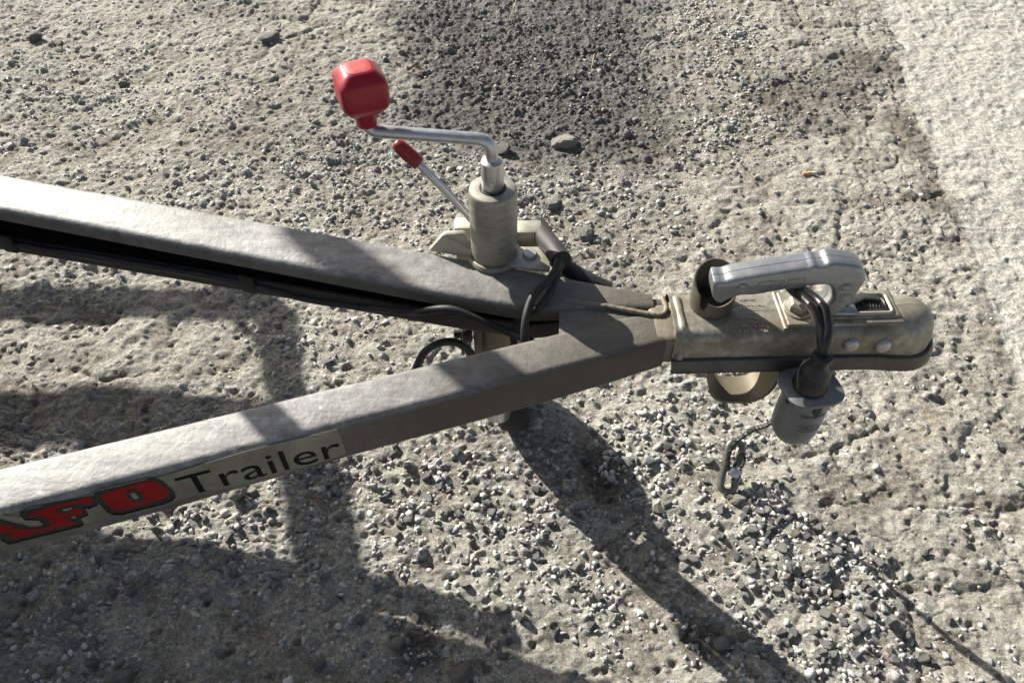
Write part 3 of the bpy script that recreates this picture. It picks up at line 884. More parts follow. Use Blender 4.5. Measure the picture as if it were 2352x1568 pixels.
build('lettering', join(flat_poly(zA(O_in), .0015), flat_poly(zA([(440, 292), (505, 280), (510, 290), (470, 305), (445, 305)]), .0015), flat_poly(zA([(500, 345), (530, 340), (540, 352), (510, 356)]), .0015)), M_FOIL, st)
bl, br = zB([(180, 552)])[0], zB([(1140, 290)])[0]
tl, tr_ = zB([(52, 445)])[0], zB([(1208, 176)])[0]
pL, pR = stk(*zB([(52, 445)])[0]), stk(*zB([(1210, 176)])[0])
zlo = (stk(*bl).z + stk(*br).z) / 2
zhi = stk(*zB([(160, 405)])[0]).z
du = Vector((SL, -1, 0)).normalized()
def tmap(u, v, d):
    p = Vector((pL.x + (pR.x - pL.x) * u, pL.y + (pR.y - pL.y) * u, zlo + (zhi - zlo) * v))
    return p + du * .0006
build('lettering', text_geo('Trailer', tmap), M_SBLK, st)

# ---------------------------------------------------------------- ball coupling (a part of the trailer)
w = .0335; Lc = .258
path = [(a, -w, 0.0) for a in np.linspace(0, Lc, 26)]
path += [(Lc + w * math.cos(t), w * math.sin(t), 1.0) for t in np.linspace(-math.pi / 2, math.pi / 2, 26)[1:-1]]
path += [(a, w, 0.0) for a in np.linspace(Lc, 0, 26)]
flat_p = [(-.004, .3515), (-.0075, .3505), (-.0078, .3555), (-.005, .3585), (-.0012, .361), (0, .365), (0, .389), (.0012, .3945), (.0045, .3985), (.010, .4008), (.02, .4015), (w - .0002, .402)]
dome_p = [(-.004, .3465), (-.007, .3455), (-.0072, .350), (-.005, .353), (-.0015, .356), (0, .361), (.0008, .374), (.004, .386), (.010, .3965), (.018, .4035), (.026, .4065), (w - .0002, .4075)]
rings = []
for (a, b, wt) in path:
    wt2 = wt if wt else max(0., (a - (Lc - .05)) / .05)
    wt2 = wt2 * wt2 * (3 - 2 * wt2)
    if wt: nrm = (-(a - Lc) / w, -b / w)
    else: nrm = (0, -b / w)
    end = max(0, 1 - a / .012)                                # rolled mouth at the drawbar end
    ring = []
    for (p0, p1) in zip(flat_p, dome_p):
        o_ = p0[0] + (p1[0] - p0[0]) * wt2; z_ = p0[1] + (p1[1] - p0[1]) * wt2
        ring.append(cl(a + nrm[0] * o_, b + nrm[1] * o_, z_ - .0 + .0025 * end * (1 if z_ > .38 else 0)))
    rings.append(ring)
CH = build('coupling_head', loft(rings, caps=False, closed=False), M_COUP, TR, 50)
rim = []
for (a, b, wt) in path:
    wt2 = wt if wt else max(0., (a - (Lc - .05)) / .05)
    wt2 = wt2 * wt2 * (3 - 2 * wt2)
    nrm = (-(a - Lc) / w, -b / w) if wt else (0, -b / w)
    ring = []
    for o_, z_ in ((-.0015, .3660), (-.0042, .3650), (-.0072, .3600), (-.0088, .3500), (-.0076, .3496), (-.0058, .3590), (-.0020, .3635)):
        ring.append(cl(a + nrm[0] * o_, b + nrm[1] * o_, z_ - .0045 * wt2))
    rim.append(ring)
build('coupling_rim', loft(rim), M_DARKST, CH, 35)  # darker steel carries the rim's dirt and its downward-facing shade
CH['label'] = 'pressed steel ball coupling with rounded nose'
# raised pads pressed into the top
def pad(a0, a1, b0, b1, z0, z1, bev=.0025):
    return prism([cl(a0, b0, z0), cl(a1, b0, z0), cl(a1, b1, z0), cl(a0, b1, z0)], (0, 0, z1 - z0), bev, 3)
build('pressed_pad', pad(.118, .243, -.024, .026, .396, .4045), M_COUP, CH, 50)
build('pressed_pad', pad(.150, .240, -.017, .023, .398, .4072), M_COUP, CH, 50)
build('pressed_rib', tube([cl(.1165, b, .4005) for b in np.linspace(-.0265, .0265, 14)], .0030, 10), M_COUP, CH, True)
build('pressed_rib', tube([cl(.0085, b, .4000 - 60 * max(0, abs(b) - .022) ** 1.6) for b in np.linspace(-.0315, .0315, 18)], .0052, 10), M_COUP, CH, True)
0 and build('wear_patch', prism([cl(.262 + x, -.006 + y, .4066) for x, y in ((-.008, .006), (.0, .012), (.008, .007), (.013, -.003), (.006, -.012), (-.004, -.008))], (0, 0, .0016), .0005), M_COUPL, CH, 60)
# slot for the handle with the spring inside
build('slot_rim', tube(fillet([cl(.165, -.0125, .4075), cl(.232, -.0125, .4075), cl(.232, .0155, .4075), cl(.165, .0155, .4075)], .006, 5) + [], .0022, 8), M_CREAM, CH, True)
build('slot_shade_plate', prism([cl(.158, -.011, .4070), cl(.230, -.011, .4070), cl(.230, .0145, .4070), cl(.158, .0145, .4070)], (0, 0, .0010)), M_GREASE_SHADE, CH)  # dark plate painted as the shade inside the slot
sp = [cl(.203 + .0032 * i / 12, .0015 + .0095 * math.cos(i * 2 * math.pi / 12), 0.4035 + .0062 * math.sin(i * 2 * math.pi / 12)) for i in range(90)]
build('spring', tube(sp, .0013, 6), M_GREASE_SHADE, CH, True)
# bolt with washer
bc = cl(.1355, -.0005, .4045)
build('washer', lathe([(.0165, 0), (.0165, .0016), (.0155, .0022), (.004, .0022)], bc, 28), M_COUP, CH, 40)
build('hex_bolt', lathe([(.0128, .0022), (.0132, .003), (.0132, .0098), (.0112, .0122), (.0108, .0126), (.002, .0126)], bc, 6, start=.45), M_COUP, CH, 20)
# two rivet heads on the side
for px, py in ((1954, 791), (2027, 793)):
    q = on_line(px, py, .17, .5605 - w - .0005, .03)
    build('rivet', lathe([(.0086, -.002), (.0086, .0022), (.0074, .0042), (.0050, .0052), (.001, .0056)], q, 22, axis=(.03, -1, 0.05)), M_COUPL, CH, 40)
# lock cup
cc = cl(.044, .0115, 0)
R0, R1 = .0232, .0216
V, Fc = [], []
na = 56
def cup_top(t):                                              # t = 0 towards +x, counter-clockwise; far side is tall
    z = .4205 + .027 * (0.5 + .5 * math.sin(t)) ** .8
    d = abs((t - math.radians(232) + math.pi) % (2 * math.pi) - math.pi)
    if d < .20: z -= .013
    d = abs((t - math.radians(5) + math.pi) % (2 * math.pi) - math.pi)
    if d < .55: z -= .012
    return z
for i in range(na):
    t = 2 * math.pi * i / na
    zt = cup_top(t)
    for r, z in ((R0 * .97, .399), (R0 * 1.0, .403), (R0, .411), (R0, zt), (R1, zt), (R1, .409), (R1 * .9, .4035)):
        V.append(Vector((cc.x + r * math.cos(t), cc.y + r * math.sin(t), z)))
for i in range(na):
    j = (i + 1) % na
    for k in range(6): Fc.append((i * 7 + k, j * 7 + k, j * 7 + k + 1, i * 7 + k + 1))
build('lock_cup', (V, Fc), M_CUP, CH, 50)
build('lock_barrel', lathe([(.0195, 0), (.0195, .006), (.012, .008), (.004, .010)], (cc.x, cc.y, .4025), 24), M_GREASE_SHADE, CH, 40)
# cast handle
Hn = [(.2001, .4634), (.201, .4488), (.2058, .4376), (.2131, .4338), (.221, .4395), (.2302, .4445), (.2435, .4448), (.2658, .4497), (.2817, .4534), (.2964, .4562), (.3117, .4571), (.3193, .4534), (.3240, .4451), (.3255, .4338), (.3215, .4150),
      (.3330, .4105), (.3430, .4200), (.3485, .4338), (.3510, .4506), (.3525, .4615), (.3490, .4718), (.3425, .4790), (.334, .4827), (.322, .4855), (.3098, .4868), (.3045, .4838), (.2985, .4828), (.2945, .4838), (.2895, .4822), (.2859, .4812), (.2494, .4745), (.22, .4682), (.2098, .4640)]
sm = []
P_ = [Vector((x, z, 0)) for x, z in Hn]
for i in range(len(P_)):                                     # closed smooth outline
    a, b, c, d = P_[i - 1], P_[i], P_[(i + 1) % len(P_)], P_[(i + 2) % len(P_)]
    for k in range(3):
        t = k / 3
        sm.append(0.5 * ((2 * b) + (c - a) * t + (2 * a - 5 * b + 4 * c - d) * t * t + (3 * b - a - 3 * c + d) * t ** 3))
cen = len(sm)
tw = Vector((-.03, 1, 0))
def hy(x, off): return .5568 + .03 * (x - .27) + off
def inset(loop, d):
    out = []
    n = len(loop)
    for i in range(n):
        t = (loop[(i + 1) % n] - loop[i - 1]).normalized()
        nr = Vector((-t.y, t.x, 0))
        out.append(loop[i] + nr * d)
    return out
area = sum(sm[i].x * sm[(i + 1) % cen].y - sm[(i + 1) % cen].x * sm[i].y for i in range(cen))
sg = 1 if area > 0 else -1
rings = []
for off, ins in ((-.0132, .0040), (-.0126, .0022), (-.0108, .0007), (-.0085, .0), (-.00045, 0), (0, .0007), (.00045, 0), (.0085, .0), (.0108, .0007), (.0126, .0022), (.0132, .0040)):
    lp = inset(sm, sg * ins) if ins else sm
    rings.append([Vector((q.x, hy(q.x, off), q.y)) for q in lp])
hv, hf = loft(rings, caps=False)
from mathutils.geometry import tessellate_polygon
for base_, ring in ((0, rings[0]), (len(hv) - cen, rings[-1])):
    hf += [tuple(base_ + i for i in tri) for tri in tessellate_polygon([[Vector((q.x, q.z, 0)) for q in ring]])]
hd = build('coupling_handle', (hv, hf), M_CAST, CH, 35)
hd['label'] = 'smooth silver cast handle lying along the coupling'
def on_handle(px, py, off=0.0): return on_line(px, py, .27, hy(.27, -.0133) - off, .03)
def zH(x, y): return (1575 + .2408 * x, 571.7 + .2408 * y)    # survey sheet of the left half
for q, r in ((on_handle(*zH(543, 365)), .0044), (on_handle(1943, 662), .0052), (on_handle(1940, 688), .0066)):
    build('handle_rivet', lathe([(r * 1.25, -.0008), (r * 1.2, .0004), (r * .9, .0002), (r * .8, .0010), (.0006, .0016)], q, 18, axis=(.03, -1, 0)), M_CAST, CH, 30)
frames = []
for quad in ([(700, 325), (820, 302), (812, 388), (695, 405)], [(824, 305), (945, 300), (935, 382), (822, 388)]):
    q = [on_handle(*zH(*v)) for v in quad]
    frames.append(tube(q + [q[0]], .00045, 5))
q = [on_handle(2600 * .5833 + v[0] * .2976, 525 + v[1] * .2976) for v in ((995, 395), (1118, 380), (1100, 450), (980, 462))]
frames.append(tube(q + [q[0]], .00045, 5))
a_, b_ = on_handle(*zH(925, 372)), on_handle(*zH(850, 318))
def hm(u, v, d): return Vector((a_.x + (b_.x - a_.x) * u, a_.y - .0003 - d * .0004, a_.z + (b_.z - a_.z) * v))
frames.append(text_geo('EJ', hm, .5))
build('cast_lettering', join(*frames), M_CAST, CH)
# thumb lever beside the handle and pivot plate under it
tp = [on_z(x, y, .4105) for x, y in ((1938, 712), (1985, 690), (2012, 692), (2013, 680), (1972, 676), (1945, 690))]
build('thumb_lever', prism(tp, (0, 0, .004), .001), M_DARKST, CH, 40)
build('handle_pivot', prism([on_z(x, y, .408) for x, y in ((1868, 735), (1905, 688), (1950, 690), (1968, 724), (1960, 728), (1900, 728))], (0, 0, .006), .002), M_CAST, CH, 40)
# lettering pressed into the top
rows = [('e1 224 364', 478), ('(E1) 55R-01 023', 540), ('00 0222', 578), ('IEN 575', 620), ('AL-KO KOBER', 662), ('AK 7 V/Ausf. D', 698), ('C 075t  S 75kg', 742), ('B 50 X   10t', 782)]
geos = []
for k, (txt, yy) in enumerate(rows):
    xa, xb = [(650, 500), (450, 745), (540, 690), (545, 700), (490, 722), (485, 755), (478, 800), (512, 790)][k]
    if k == 0: xa, xb = 500, 655
    p0 = on_z(*zH(xa, yy + 11), .4022); p1 = on_z(*zH(xb, yy + 11), .4022)
    up = Vector((-(p1 - p0).y, (p1 - p0).x, 0)).normalized() * .0042
    geos.append(text_geo(txt, lambda u, v, d, p0=p0, p1=p1, up=up: p0.lerp(p1, u) + up * v + Vector((0, 0, d * .0006)), .5, 1))
build('pressed_lettering', join(*geos), M_CREAM, CH)
# strap under the coupling
outer, inner = [], []
cx_, cz_ = .2560, .3455
def strap_pt(t, r, y): 
    return Vector((cx_ + (.0385 + r) * math.cos(t) * 1.0 + .004 * (1 + math.sin(t)), y, cz_ + (.052 + r) * min(0, math.sin(t)) if math.sin(t) < 0 else cz_))
rings = []
ts = np.linspace(math.pi, 2 * math.pi, 30)
for t in ts:
    sq = lambda v: math.copysign(abs(v) ** .72, v)
    ring = []
    for r, y in ((0, .523), (0, .560), (-.0035, .560), (-.0035, .523)):
        ring.append(Vector((cx_ + (.0385 + r) * sq(math.cos(t)), y, cz_ + (.055 + r) * sq(math.sin(t)))))
    rings.append(ring)
build('safety_strap', loft(rings), M_STRAP, CH, 40)

# ---------------------------------------------------------------- jockey wheel held in its clamp
TX, TY = -.0205, .660
JW = thing('jockey_wheel', 'zinc jockey wheel tube with red knobbed crank clamped to the far beam', 'jockey wheel', (TX, TY, 0))
build('outer_tube', lathe([(.0265, .335), (.0265, .4825), (.0260, .4865), (.0250, .4888), (.0232, .4900), (.0125, .4898)], (TX, TY, 0), 44), M_TUBE, JW, 40)
build('lower_tube', lathe([(.0255, .150), (.0265, .152), (.0265, .335)], (TX, TY, 0), 44), M_STRAP, JW, 40)
build('inner_tube', lathe([(.021, .085), (.021, .16)], (TX, TY, 0), 28), M_ZINC, JW, 40)
build('cap_gap_shade', lathe([(.0146, .4895), (.0144, .4906), (.011, .4907)], (TX, TY, 0), 28), M_GREASE_SHADE, JW, 40)  # dark ring painted as the shaded gap round the crank sleeve
sl_ = build('crank_sleeve', lathe([(.0112, .482), (.0118, .484), (.0118, .5215), (.0112, .524), (.0070, .5262)], (TX, TY, 0), 28), M_ZINC, JW, 40)
q = on_y(1128, 426, TY - .0116)
build('spring_pin', lathe([(.0032, -.001), (.0032, .0008), (.0006, .0014)], q, 14, axis=(-.25, -1, 0)), M_ZINC, sl_, 40)
KX, KY = -.147, .677
crk = fillet([(TX, TY, .515), (TX, TY, .5492), (KX, KY, .5492 - .0005), (KX, KY, .575)], .021, 8)
cr = build('crank', tube(crk, .0067, 16), M_ZINC, JW, 50)
kn = []
def sup(s, z, n=4.2, rz=math.radians(22), seg=44):
    out = []
    for k in range(seg):
        t = 2 * math.pi * k / seg
        c, s_ = math.cos(t), math.sin(t)
        r = s / (abs(c) ** n + abs(s_) ** n) ** (1 / n)
        a = t + rz
        out.append(Vector((KX + r * math.cos(a), KY + r * math.sin(a), z)))
    return out
def circ(r, z): return sup(r, z, 2.0)
rings = [circ(.0100, .5565), circ(.0107, .5575), circ(.0108, .568), circ(.0110, .5738), circ(.0112, .5742), sup(.0165, .5752, 4.0), sup(.0178, .5758, 5), sup(.0230, .5835, 6), sup(.0239, .5862, 6.5), sup(.0240, .594, 6.5), sup(.0237, .6065, 6.5), sup(.0231, .6092, 6),
         sup(.0222, .6110, 5.5), sup(.0165, .6168, 4.6), sup(.0145, .6184, 4.4), sup(.0132, .6190, 4.2)]
kb = build('crank_knob', loft(rings), M_RED, cr, 60)
build('knob_cap', loft([sup(.0126, .6186, 3.8), sup(.0124, .6194, 3.8), sup(.0114, .6198, 3.8), sup(.006, .6199, 3)]), M_REDTOP, cr, 40)
# clamp: collar, plates, rivet
CLP = build('clamp_collar', lathe([(.0270, .345), (.0310, .345), (.0312, .392), (.0318, .3955), (.0298, .3985), (.0275, .3990), (.0268, .396)], (TX, TY, 0), 40), M_TUBE, JW, 40)
wing = [on_z(985, 577, .394), on_y(1016, 542, .666), on_y(1024, 538, .668), on_y(1062, 536, .668), on_y(1072, 541, .667), on_y(1078, 556, .663), on_y(1092, 571, .655), on_y(1101, 586, .648), on_z(1118, 597, .394), on_z(1060, 590, .394)]
build('clamp_plate', prism(wing, (0, .006, .001), .0016), M_CREAM, JW, 40)
build('clamp_plate', box((-.0450, .694, .375), (.046, .022, .078), .004, 0), M_CREAM, JW, 40)
build('clamp_plate', box((.0185, .694, .372), (.034, .024, .073), .004, 0), M_CREAM, JW, 40)
ear = [on_z(x, y, .3945) for x, y in ((1150, 612), (1186, 572), (1232, 572), (1248, 576), (1263, 605), (1263, 627), (1215, 622))]
build('clamp_plate', prism(ear, (0, 0, .0045), .0016), M_CREAM, JW, 40)
build('clamp_rivet', lathe([(.0082, 0), (.0084, .001), (.0082, .0036), (.0070, .0048), (.001, .0052)], on_z(1217, 587, .3985), 24), M_COUPL, JW, 40)
A = on_y(1090, 512, .688); B = on_y(962, 376, .712); Cg = on_y(906, 326, .721)
lv = build('clamp_lever', tube([A, A.lerp(B, .5) + Vector((.0008, 0, .0008)), B, B.lerp(Cg, .3)], .0045, 14), M_ZINC, JW, 50)
d = (Cg - B).normalized(); L = (Cg - B).length
build('lever_grip', lathe([(.0066, -.001), (.0080, .0), (.0084, L * .15), (.0084, L * .55), (.0080, L * .78), (.0064, L * .93), (.0036, L * .985), (.0006, L)], B, 20, axis=d), M_REDGRIP, lv, 60)
# the wheel and its fork below
WC = Vector((.002, .722, .076))
for s in (-1, 1):
    build('fork', prism([Vector((WC.x + s * .030, TY - .016, .155)), Vector((WC.x + s * .030, TY + .018, .155)), Vector((WC.x + s * .030, WC.y + .012, WC.z)), Vector((WC.x + s * .030, WC.y - .010, WC.z - .012))], (s * .004, 0, 0), .001), M_DARKST, JW, 40)
build('fork_bridge', box((WC.x, TY + .004, .153), (.072, .040, .006), .0015), M_ZINC, JW, 40)
wl = build('wheel', lathe([(.050, -.021), (.066, -.023), (.073, -.018), (.0755, -.008), (.0755, .008), (.073, .018), (.066, .023), (.050, .021)], WC, 40, axis=(1, 0, 0)), M_TYRE, JW, 30)
build('wheel_rim', lathe([(.006, -.019), (.018, -.019), (.022, -.010), (.045, -.010), (.050, -.020), (.050, .020), (.045, .010), (.022, .010), (.018, .019), (.006, .019)], WC, 32, axis=(1, 0, 0)), M_DARKST, wl, 30)
build('axle', lathe([(.006, -.040), (.006, .040)], WC, 14, axis=(1, 0, 0)), M_ZINC, JW, 30)
# pieces seen between the beams: release pin, ribbed plate
k1 = on_y(1073, 765, .640)
build('release_pin', lathe([(.012, -.006), (.012, .006), (.006, .007), (.006, .016), (.004, .017)], k1, 20, axis=(-1, -.1, 0)), M_GREASE_SHADE, JW, 40)
build('ribbed_plate', box(on_y(1098, 777, .634), (.010, .008, .050), .001, .2), M_DARKST, JW, 40)
build('release_bracket', box(on_y(1075, 785, .645), (.008, .020, .075), .0015, .1), M_COUP, JW, 40)
build('release_bracket', box(on_y(1060, 770, .655), (.004, .020, .055), .001, .1), M_DARKST, JW, 40)

# ---------------------------------------------------------------- plug hanging at the coupling
PXY = Vector((.3075, .4925, 0))
flz = .3605
PL = thing('trailer_plug', 'black rubber plug in a grey housing hanging on two cables over the coupling', 'plug', (PXY.x, PXY.y, .26))
def ph(z, dx=0): return Vector((PXY.x, PXY.y, z))
bt = on_y(1891, 815, .4955)
ctr = Vector((PXY.x + .003, PXY.y, flz))
ctr = on_y(1862, 889, PXY.y)
bot = on_y(1811, 990, PXY.y)
top = on_y(1890, 816, PXY.y)
axs = (bot - top).normalized()
Lb = (ctr - top).length; Lh = (bot - ctr).length
build('rubber_boot', lathe([(.0080, -.001), (.0102, .0), (.0106, .002), (.0102, .004), (.0094, .006), (.0092, Lb * .25), (.0100, Lb * .29), (.0142, Lb * .40), (.0156, Lb * .45), (.0160, Lb * .52), (.0162, Lb * .78), (.0180, Lb * .83), (.0182, Lb * .88), (.0178, Lb * .93), (.0168, Lb * .96), (.0168, Lb * 1.02)], top, 36, axis=axs), M_RUBBER, PL, 40)
fl = []
fa = (Vector((1, 0, 0)) - axs * axs.x).normalized(); fb = axs.cross(fa)
for t, s in ((-.0024, .0300), (-.0016, .0312), (.0016, .0312), (.0024, .0300)):
    ring = []
    for k in range(48):
        th = 2 * math.pi * k / 48
        n_ = 3.2; r = s / (abs(math.cos(th)) ** n_ + abs(math.sin(th)) ** n_) ** (1 / n_)
        a2 = th + math.radians(-12)
        ring.append(ctr + fa * r * math.cos(a2) + fb * r * .84 * math.sin(a2) + axs * t)
    fl.append(ring)
hs = build('housing', join(lathe([(.0205, .001), (.0225, .004), (.0240, .010), (.0252, Lh * .30), (.0255, Lh * .62), (.0248, Lh * .80), (.0226, Lh * .90), (.0200, Lh * .96), (.0180, Lh), (.0160, Lh * .99), (.0150, Lh * .8)], ctr, 44, axis=axs), loft(fl)), M_PLUG, PL, 50)
for ang_, hh_ in ((250, .24), (300, .38)):
    dirv = None
    best = None
    for px, py in (((1811, 914),) if ang_ == 250 else ((1878, 944),)):
        dd = Vector(ray(px, py)); o0 = Vector((0, 0, CAM_H))
        # sight line meets the housing cylinder
        m = o0 - ctr; dp = dd - axs * dd.dot(axs); mp = m - axs * m.dot(axs)
        A_, B_, C_ = dp.dot(dp), 2 * dp.dot(mp), mp.dot(mp) - .0246 ** 2
        disc = max(0, B_ * B_ - 4 * A_ * C_)
        t_ = (-B_ - math.sqrt(disc)) / (2 * A_)
        best = o0 + dd * t_
    q = best - ctr; nrm = (q - axs * q.dot(axs)).normalized()
    tdir = axs.cross(nrm)
    ring = [best + axs * .0078 * math.cos(a) + tdir * .0046 * math.sin(a) - nrm * (.0004 + .0046 ** 2 * math.sin(a) ** 2 / .05) for a in np.linspace(0, 2 * math.pi, 21)[:-1]]
    build('latch_hole_shade', prism(ring, nrm * .0010), M_GREASE_SHADE, hs, 60)  # dark disc on the surface, painted shade of a hole
nf = (Vector((0, -1, .25)) - axs * Vector((0, -1, .25)).dot(axs)).normalized(); nt = nf.cross(axs).normalized()
if nt.x < 0: nt = -nt
def wrap(s, h, out=.0003):
    a = s / .0254
    return ctr + axs * h + (nf * math.cos(a) + nt * math.sin(a)) * (.0254 + out)
geos = [tube([wrap(.002 + .0125 * math.cos(t), Lh * .50 + .0058 * math.sin(t)) for t in np.linspace(0, 2 * math.pi, 26)], .0004, 4),
        text_geo('HELLA', lambda u, v, d: wrap(-.006 + .016 * u, Lh * .50 + .0028 - .0056 * v, .0003 + d * .0004), .5, 1),
        text_geo('MADE IN GERMANY', lambda u, v, d: wrap(-.012 + .027 * u, Lh * .24 + .002 - .0036 * v, .0000 + d * .0006), .5, 1)]
build('moulded_lettering', join(*geos), M_PLUG, hs)
for k, pts in enumerate((
    [(1800, 640, .412, .572), (1822, 668, .424, .566), (1850, 690, .434, .552), (1870, 715, .436, .535), (1884, 752, .428, .512), (1888, 790, .415, .4965), (1886, 830, None, None)],
    [(1822, 640, .412, .575), (1845, 665, .428, .566), (1876, 688, .440, .552), (1894, 712, .440, .535), (1902, 750, .430, .511), (1897, 790, .415, .4955), (1893, 830, None, None)])):
    q = []
    for (px, py, z, y) in pts:
        q.append(on_y(px, py, y) if y else on_y(px, py, PXY.y + .002))
    build('cable', tube(catmull(q, 8), .0050, 14), M_RUBBER, PL, True)

# ---------------------------------------------------------------- harness cables at the drawbar apex
HC = thing('cable_loop', 'twisted black cables coming out of a rubber conduit and looping over the far beam', 'cable', (.05, .60, .39))
def cab(name, pts, r, mat=M_CABLE, segs=12):
    return build(name, tube(catmull([on_z(*p) for p in pts], 8), r, segs), mat, HC, True)
cab('cable', [(1290, 590, .418), (1284, 620, .408), (1275, 645, .4035), (1262, 675, .400), (1243, 702, .394), (1224, 716, .385), (1203, 728, .374), (1187, 740, .364), (1178, 760, .350), (1182, 795, .335)], .0043)
cab('cable', [(1284, 596, .424), (1275, 622, .418), (1258, 645, .412), (1235, 666, .407), (1218, 694, .400), (1207, 735, .390), (1205, 775, .375), (1208, 800, .355)], .0046)
c4 = [on_line(x, y, -.633, .742, -.256) for x, y in ((900, 716), (935, 716))] + [on_line(x, y, -.633, .730, -.256) for x, y in ((967, 716), (995, 711), (1035, 710), (1083, 727), (1143, 752), (1175, 766))] + [on_z(1214, 782, .362), on_z(1245, 800, .345)]
build('cable', tube(catmull(c4, 8), .0046, 12), M_CABLE, HC, True)
cab('cable', [(930, 900, .27), (955, 848, .285), (974, 810, .30), (1006, 789, .31), (1042, 785, .31), (1070, 799, .30), (1092, 826, .285), (1110, 870, .26)], .0050, M_RUBBER)
cab('rubber_conduit', [(1236, 520, .385), (1252, 548, .402), (1272, 573, .413), (1289, 598, .418)], .0118, M_CABLE, 18)
cab('rubber_conduit', [(1268, 585, .380), (1300, 615, .376), (1345, 642, .372), (1400, 668, .365)], .0105, M_CABLE, 16)

# ---------------------------------------------------------------- safety cable with its link
SC = thing('safety_cable', 'dark breakaway wire rope ending in an oval steel link near the ground', 'safety cable', (.32, .60, 0))
Bp = on_z(1668, 1129, .008); Tp = on_z(1692, 1014, .052)
axl = (Tp - Bp); Ll = axl.length; axl.normalize()
sd = axl.cross(Vector((0, -.75, .6))).normalized()
hw = .0105
lp = []
for k in range(14):
    t = math.pi * k / 13; lp.append(Bp + axl * (Ll - hw + hw * math.sin(t)) + sd * hw * math.cos(t))
for k in range(5): lp.append(Bp + axl * (Ll - hw + (2 * hw - Ll) * (k + 1) / 6) - sd * hw)
for k in range(14):
    t = math.pi + math.pi * k / 13; lp.append(Bp + axl * (hw + hw * math.sin(t)) + sd * hw * math.cos(t))
for k in range(5): lp.append(Bp + axl * (hw + (Ll - 2 * hw) * (k + 1) / 6) + sd * hw)
sd_w = Vector((.0, 0, 0))
lk = build('oval_link', tube(lp, .0054, 12, closed=True), M_LINK, SC, True)
build('link_nut', lathe([(.0060, -.009), (.0066, -.008), (.0066, .008), (.0060, .009)], Bp + axl * Ll * .36 + sd * hw, 6, axis=axl), M_LINK, lk, 30)
rp = [on_z(1858, 985, .30), on_z(1815, 962, .22), on_z(1772, 969, .165), on_z(1735, 984, .12), on_z(1700, 1006, .085), on_z(1679, 1030, .068), on_z(1672, 1055, .052), on_z(1673, 1075, .040), on_z(1682, 1085, .034)]
rp = [Vector((.352, .545, .345)), Vector((.350, .56, .27))] + rp[2:]
rpath = catmull(rp, 10)
def strands(path, r, rs, ns, pitch):
    gs = []
    L_ = [0]
    for i in range(1, len(path)): L_.append(L_[-1] + (path[i] - path[i - 1]).length)
    n = int(L_[-1] / .0014)
    fine = []
    for k in range(n + 1):
        s = L_[-1] * k / n
        i = min(len(path) - 2, max(0, np.searchsorted(L_, s) - 1))
        fine.append(path[i].lerp(path[i + 1], (s - L_[i]) / max(1e-9, L_[i + 1] - L_[i])))
    N_ = Vector((1, 0, 0))
    fr = []
    for k in range(n + 1):
        T_ = (fine[min(k + 1, n)] - fine[max(k - 1, 0)]).normalized()
        N_ = (N_ - T_ * N_.dot(T_)).normalized(); fr.append((N_.copy(), T_.cross(N_)))
    for j in range(ns):
        p = [fine[k] + (fr[k][0] * math.cos(2 * math.pi * (j / ns + k * .0014 / pitch)) + fr[k][1] * math.sin(2 * math.pi * (j / ns + k * .0014 / pitch))) * r for k in range(n + 1)]
        gs.append(tube(p, rs, 5))
    return join(*gs)
build('shadow_sleeve', tube(rpath[:19], .0068, 10), M_RUBBER, SC, True)  # hidden sleeve added to thicken the rope's shadow on the ground
build('wire_rope', strands(rpath, .0018, .0017, 4, .012), M_ROPE, SC, True)
lpp = catmull([on_z(1682, 1085, .036), on_z(1690, 1060, .048), on_z(1700, 1040, .056), on_z(1709, 1046, .05), on_z(1708, 1062, .040), on_z(1696, 1080, .034), on_z(1684, 1090, .032)], 8)
build('wire_rope', strands(lpp, .0014, .0013, 4, .012), M_ROPE, SC, True)
q = on_z(1686, 1084, .038)
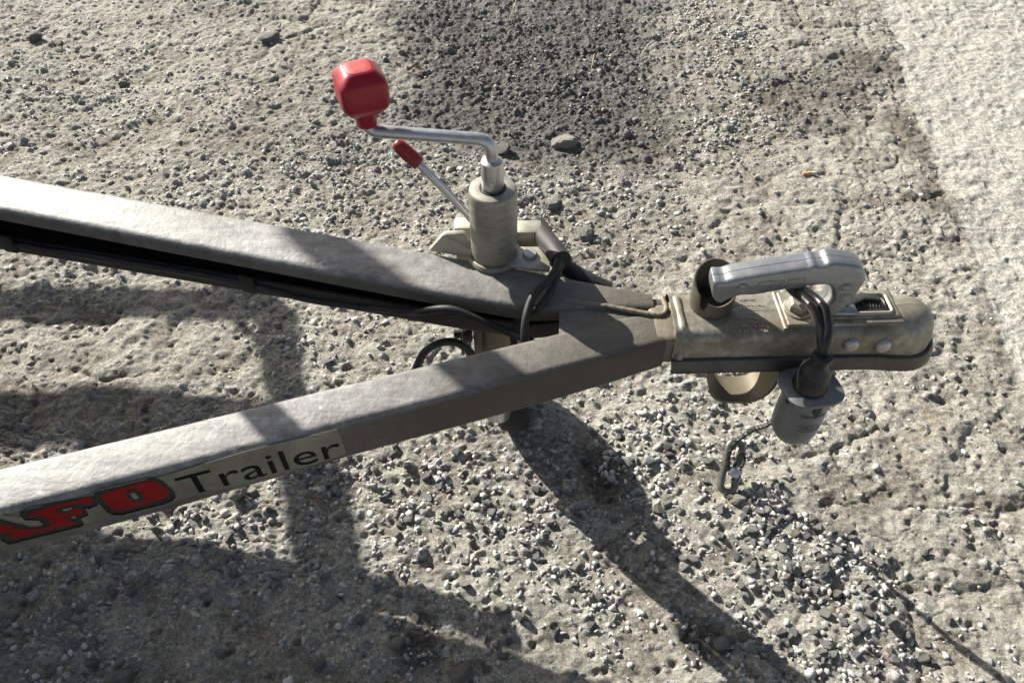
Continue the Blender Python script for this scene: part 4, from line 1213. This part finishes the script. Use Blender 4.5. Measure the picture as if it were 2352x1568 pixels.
build('ferrule', lathe([(.0062, -.007), (.0072, -.005), (.0072, .005), (.0062, .007)], q, 16, axis=(.8, -.45, -.35)), M_ZINC, SC, 40)

# ---------------------------------------------------------------- unseen trailer body and an added shadow-casting rack, left of the picture
bd = build('load_bed', box((-1.76, .51, .42), (1.8, .72, .18), .01, ang), M_BEAM, TR, 40)  # unseen rest of the trailer, front and depth sized for its shadow
ZD, SD = .75, .75 * SUN_K
def up(x, y, z=ZD): return Vector((x - SUN_K * z, y + SUN_K * z, z))
def bar(name, pts, wd, hgt=.03):
    return build(name, tube(fillet(pts, .05, 6), wd / 2, 14), M_BEAM, RK, 40)
RK = thing('shadow_rack', 'added out-of-view tube rack that casts the bar shadows', 'rack', (-2.6, 1.9, 0))  # unseen and added, bars set where ground shadows lead back towards the sun
e0 = up(-.415, .952); e1 = up(-.382, .806); e2 = up(-.300, .62); e3 = up(-.258, .49); e4 = up(-.245, .43)
bar('caster_rail', [Vector((-2.65, e0.y, ZD)), e0, e1, e2, e3, e4], .058)
bar('caster_rail', [Vector((-2.65, up(0, .705).y, ZD)), up(-.62, .705), up(-.45, .690), up(-.36, .68)], .078)
bar('caster_leg', [e1.lerp(e2, .6), e2, e3, e4 + Vector((.02, -.05, 0))], .075)
bar('caster_peg', [up(-.484, .914), up(-.484, .914) + Vector((0, 0, .115))], .016)
# long brace and a shorter one linked to it, added to shade the beam tops
bar('caster_brace', [Vector((-.45, .91, .78)), Vector((-1.174, 1.634, 1.233)), Vector((-1.72, 2.18, 1.575)), Vector((-1.72, 2.18, 1.68))], .062)
bar('caster_brace', [Vector((-.65, .846, .75)), Vector((-1.45, 1.646, 1.286)), Vector((-1.174, 1.634, 1.233))], .036)
bar('caster_rail', [Vector((-1.70, 2.18, 1.69)), Vector((-2.66, 2.18, 1.69))], .05)
bar('caster_post', [Vector((-2.64, 2.18, 0)), Vector((-2.64, 2.18, 1.72))], .05)
bar('caster_post', [Vector((-2.66, e0.y, 0)), Vector((-2.66, e0.y, ZD))], .05)
bar('caster_post', [Vector((-2.66, up(0, .705).y, 0)), Vector((-2.66, up(0, .705).y, ZD))], .05)
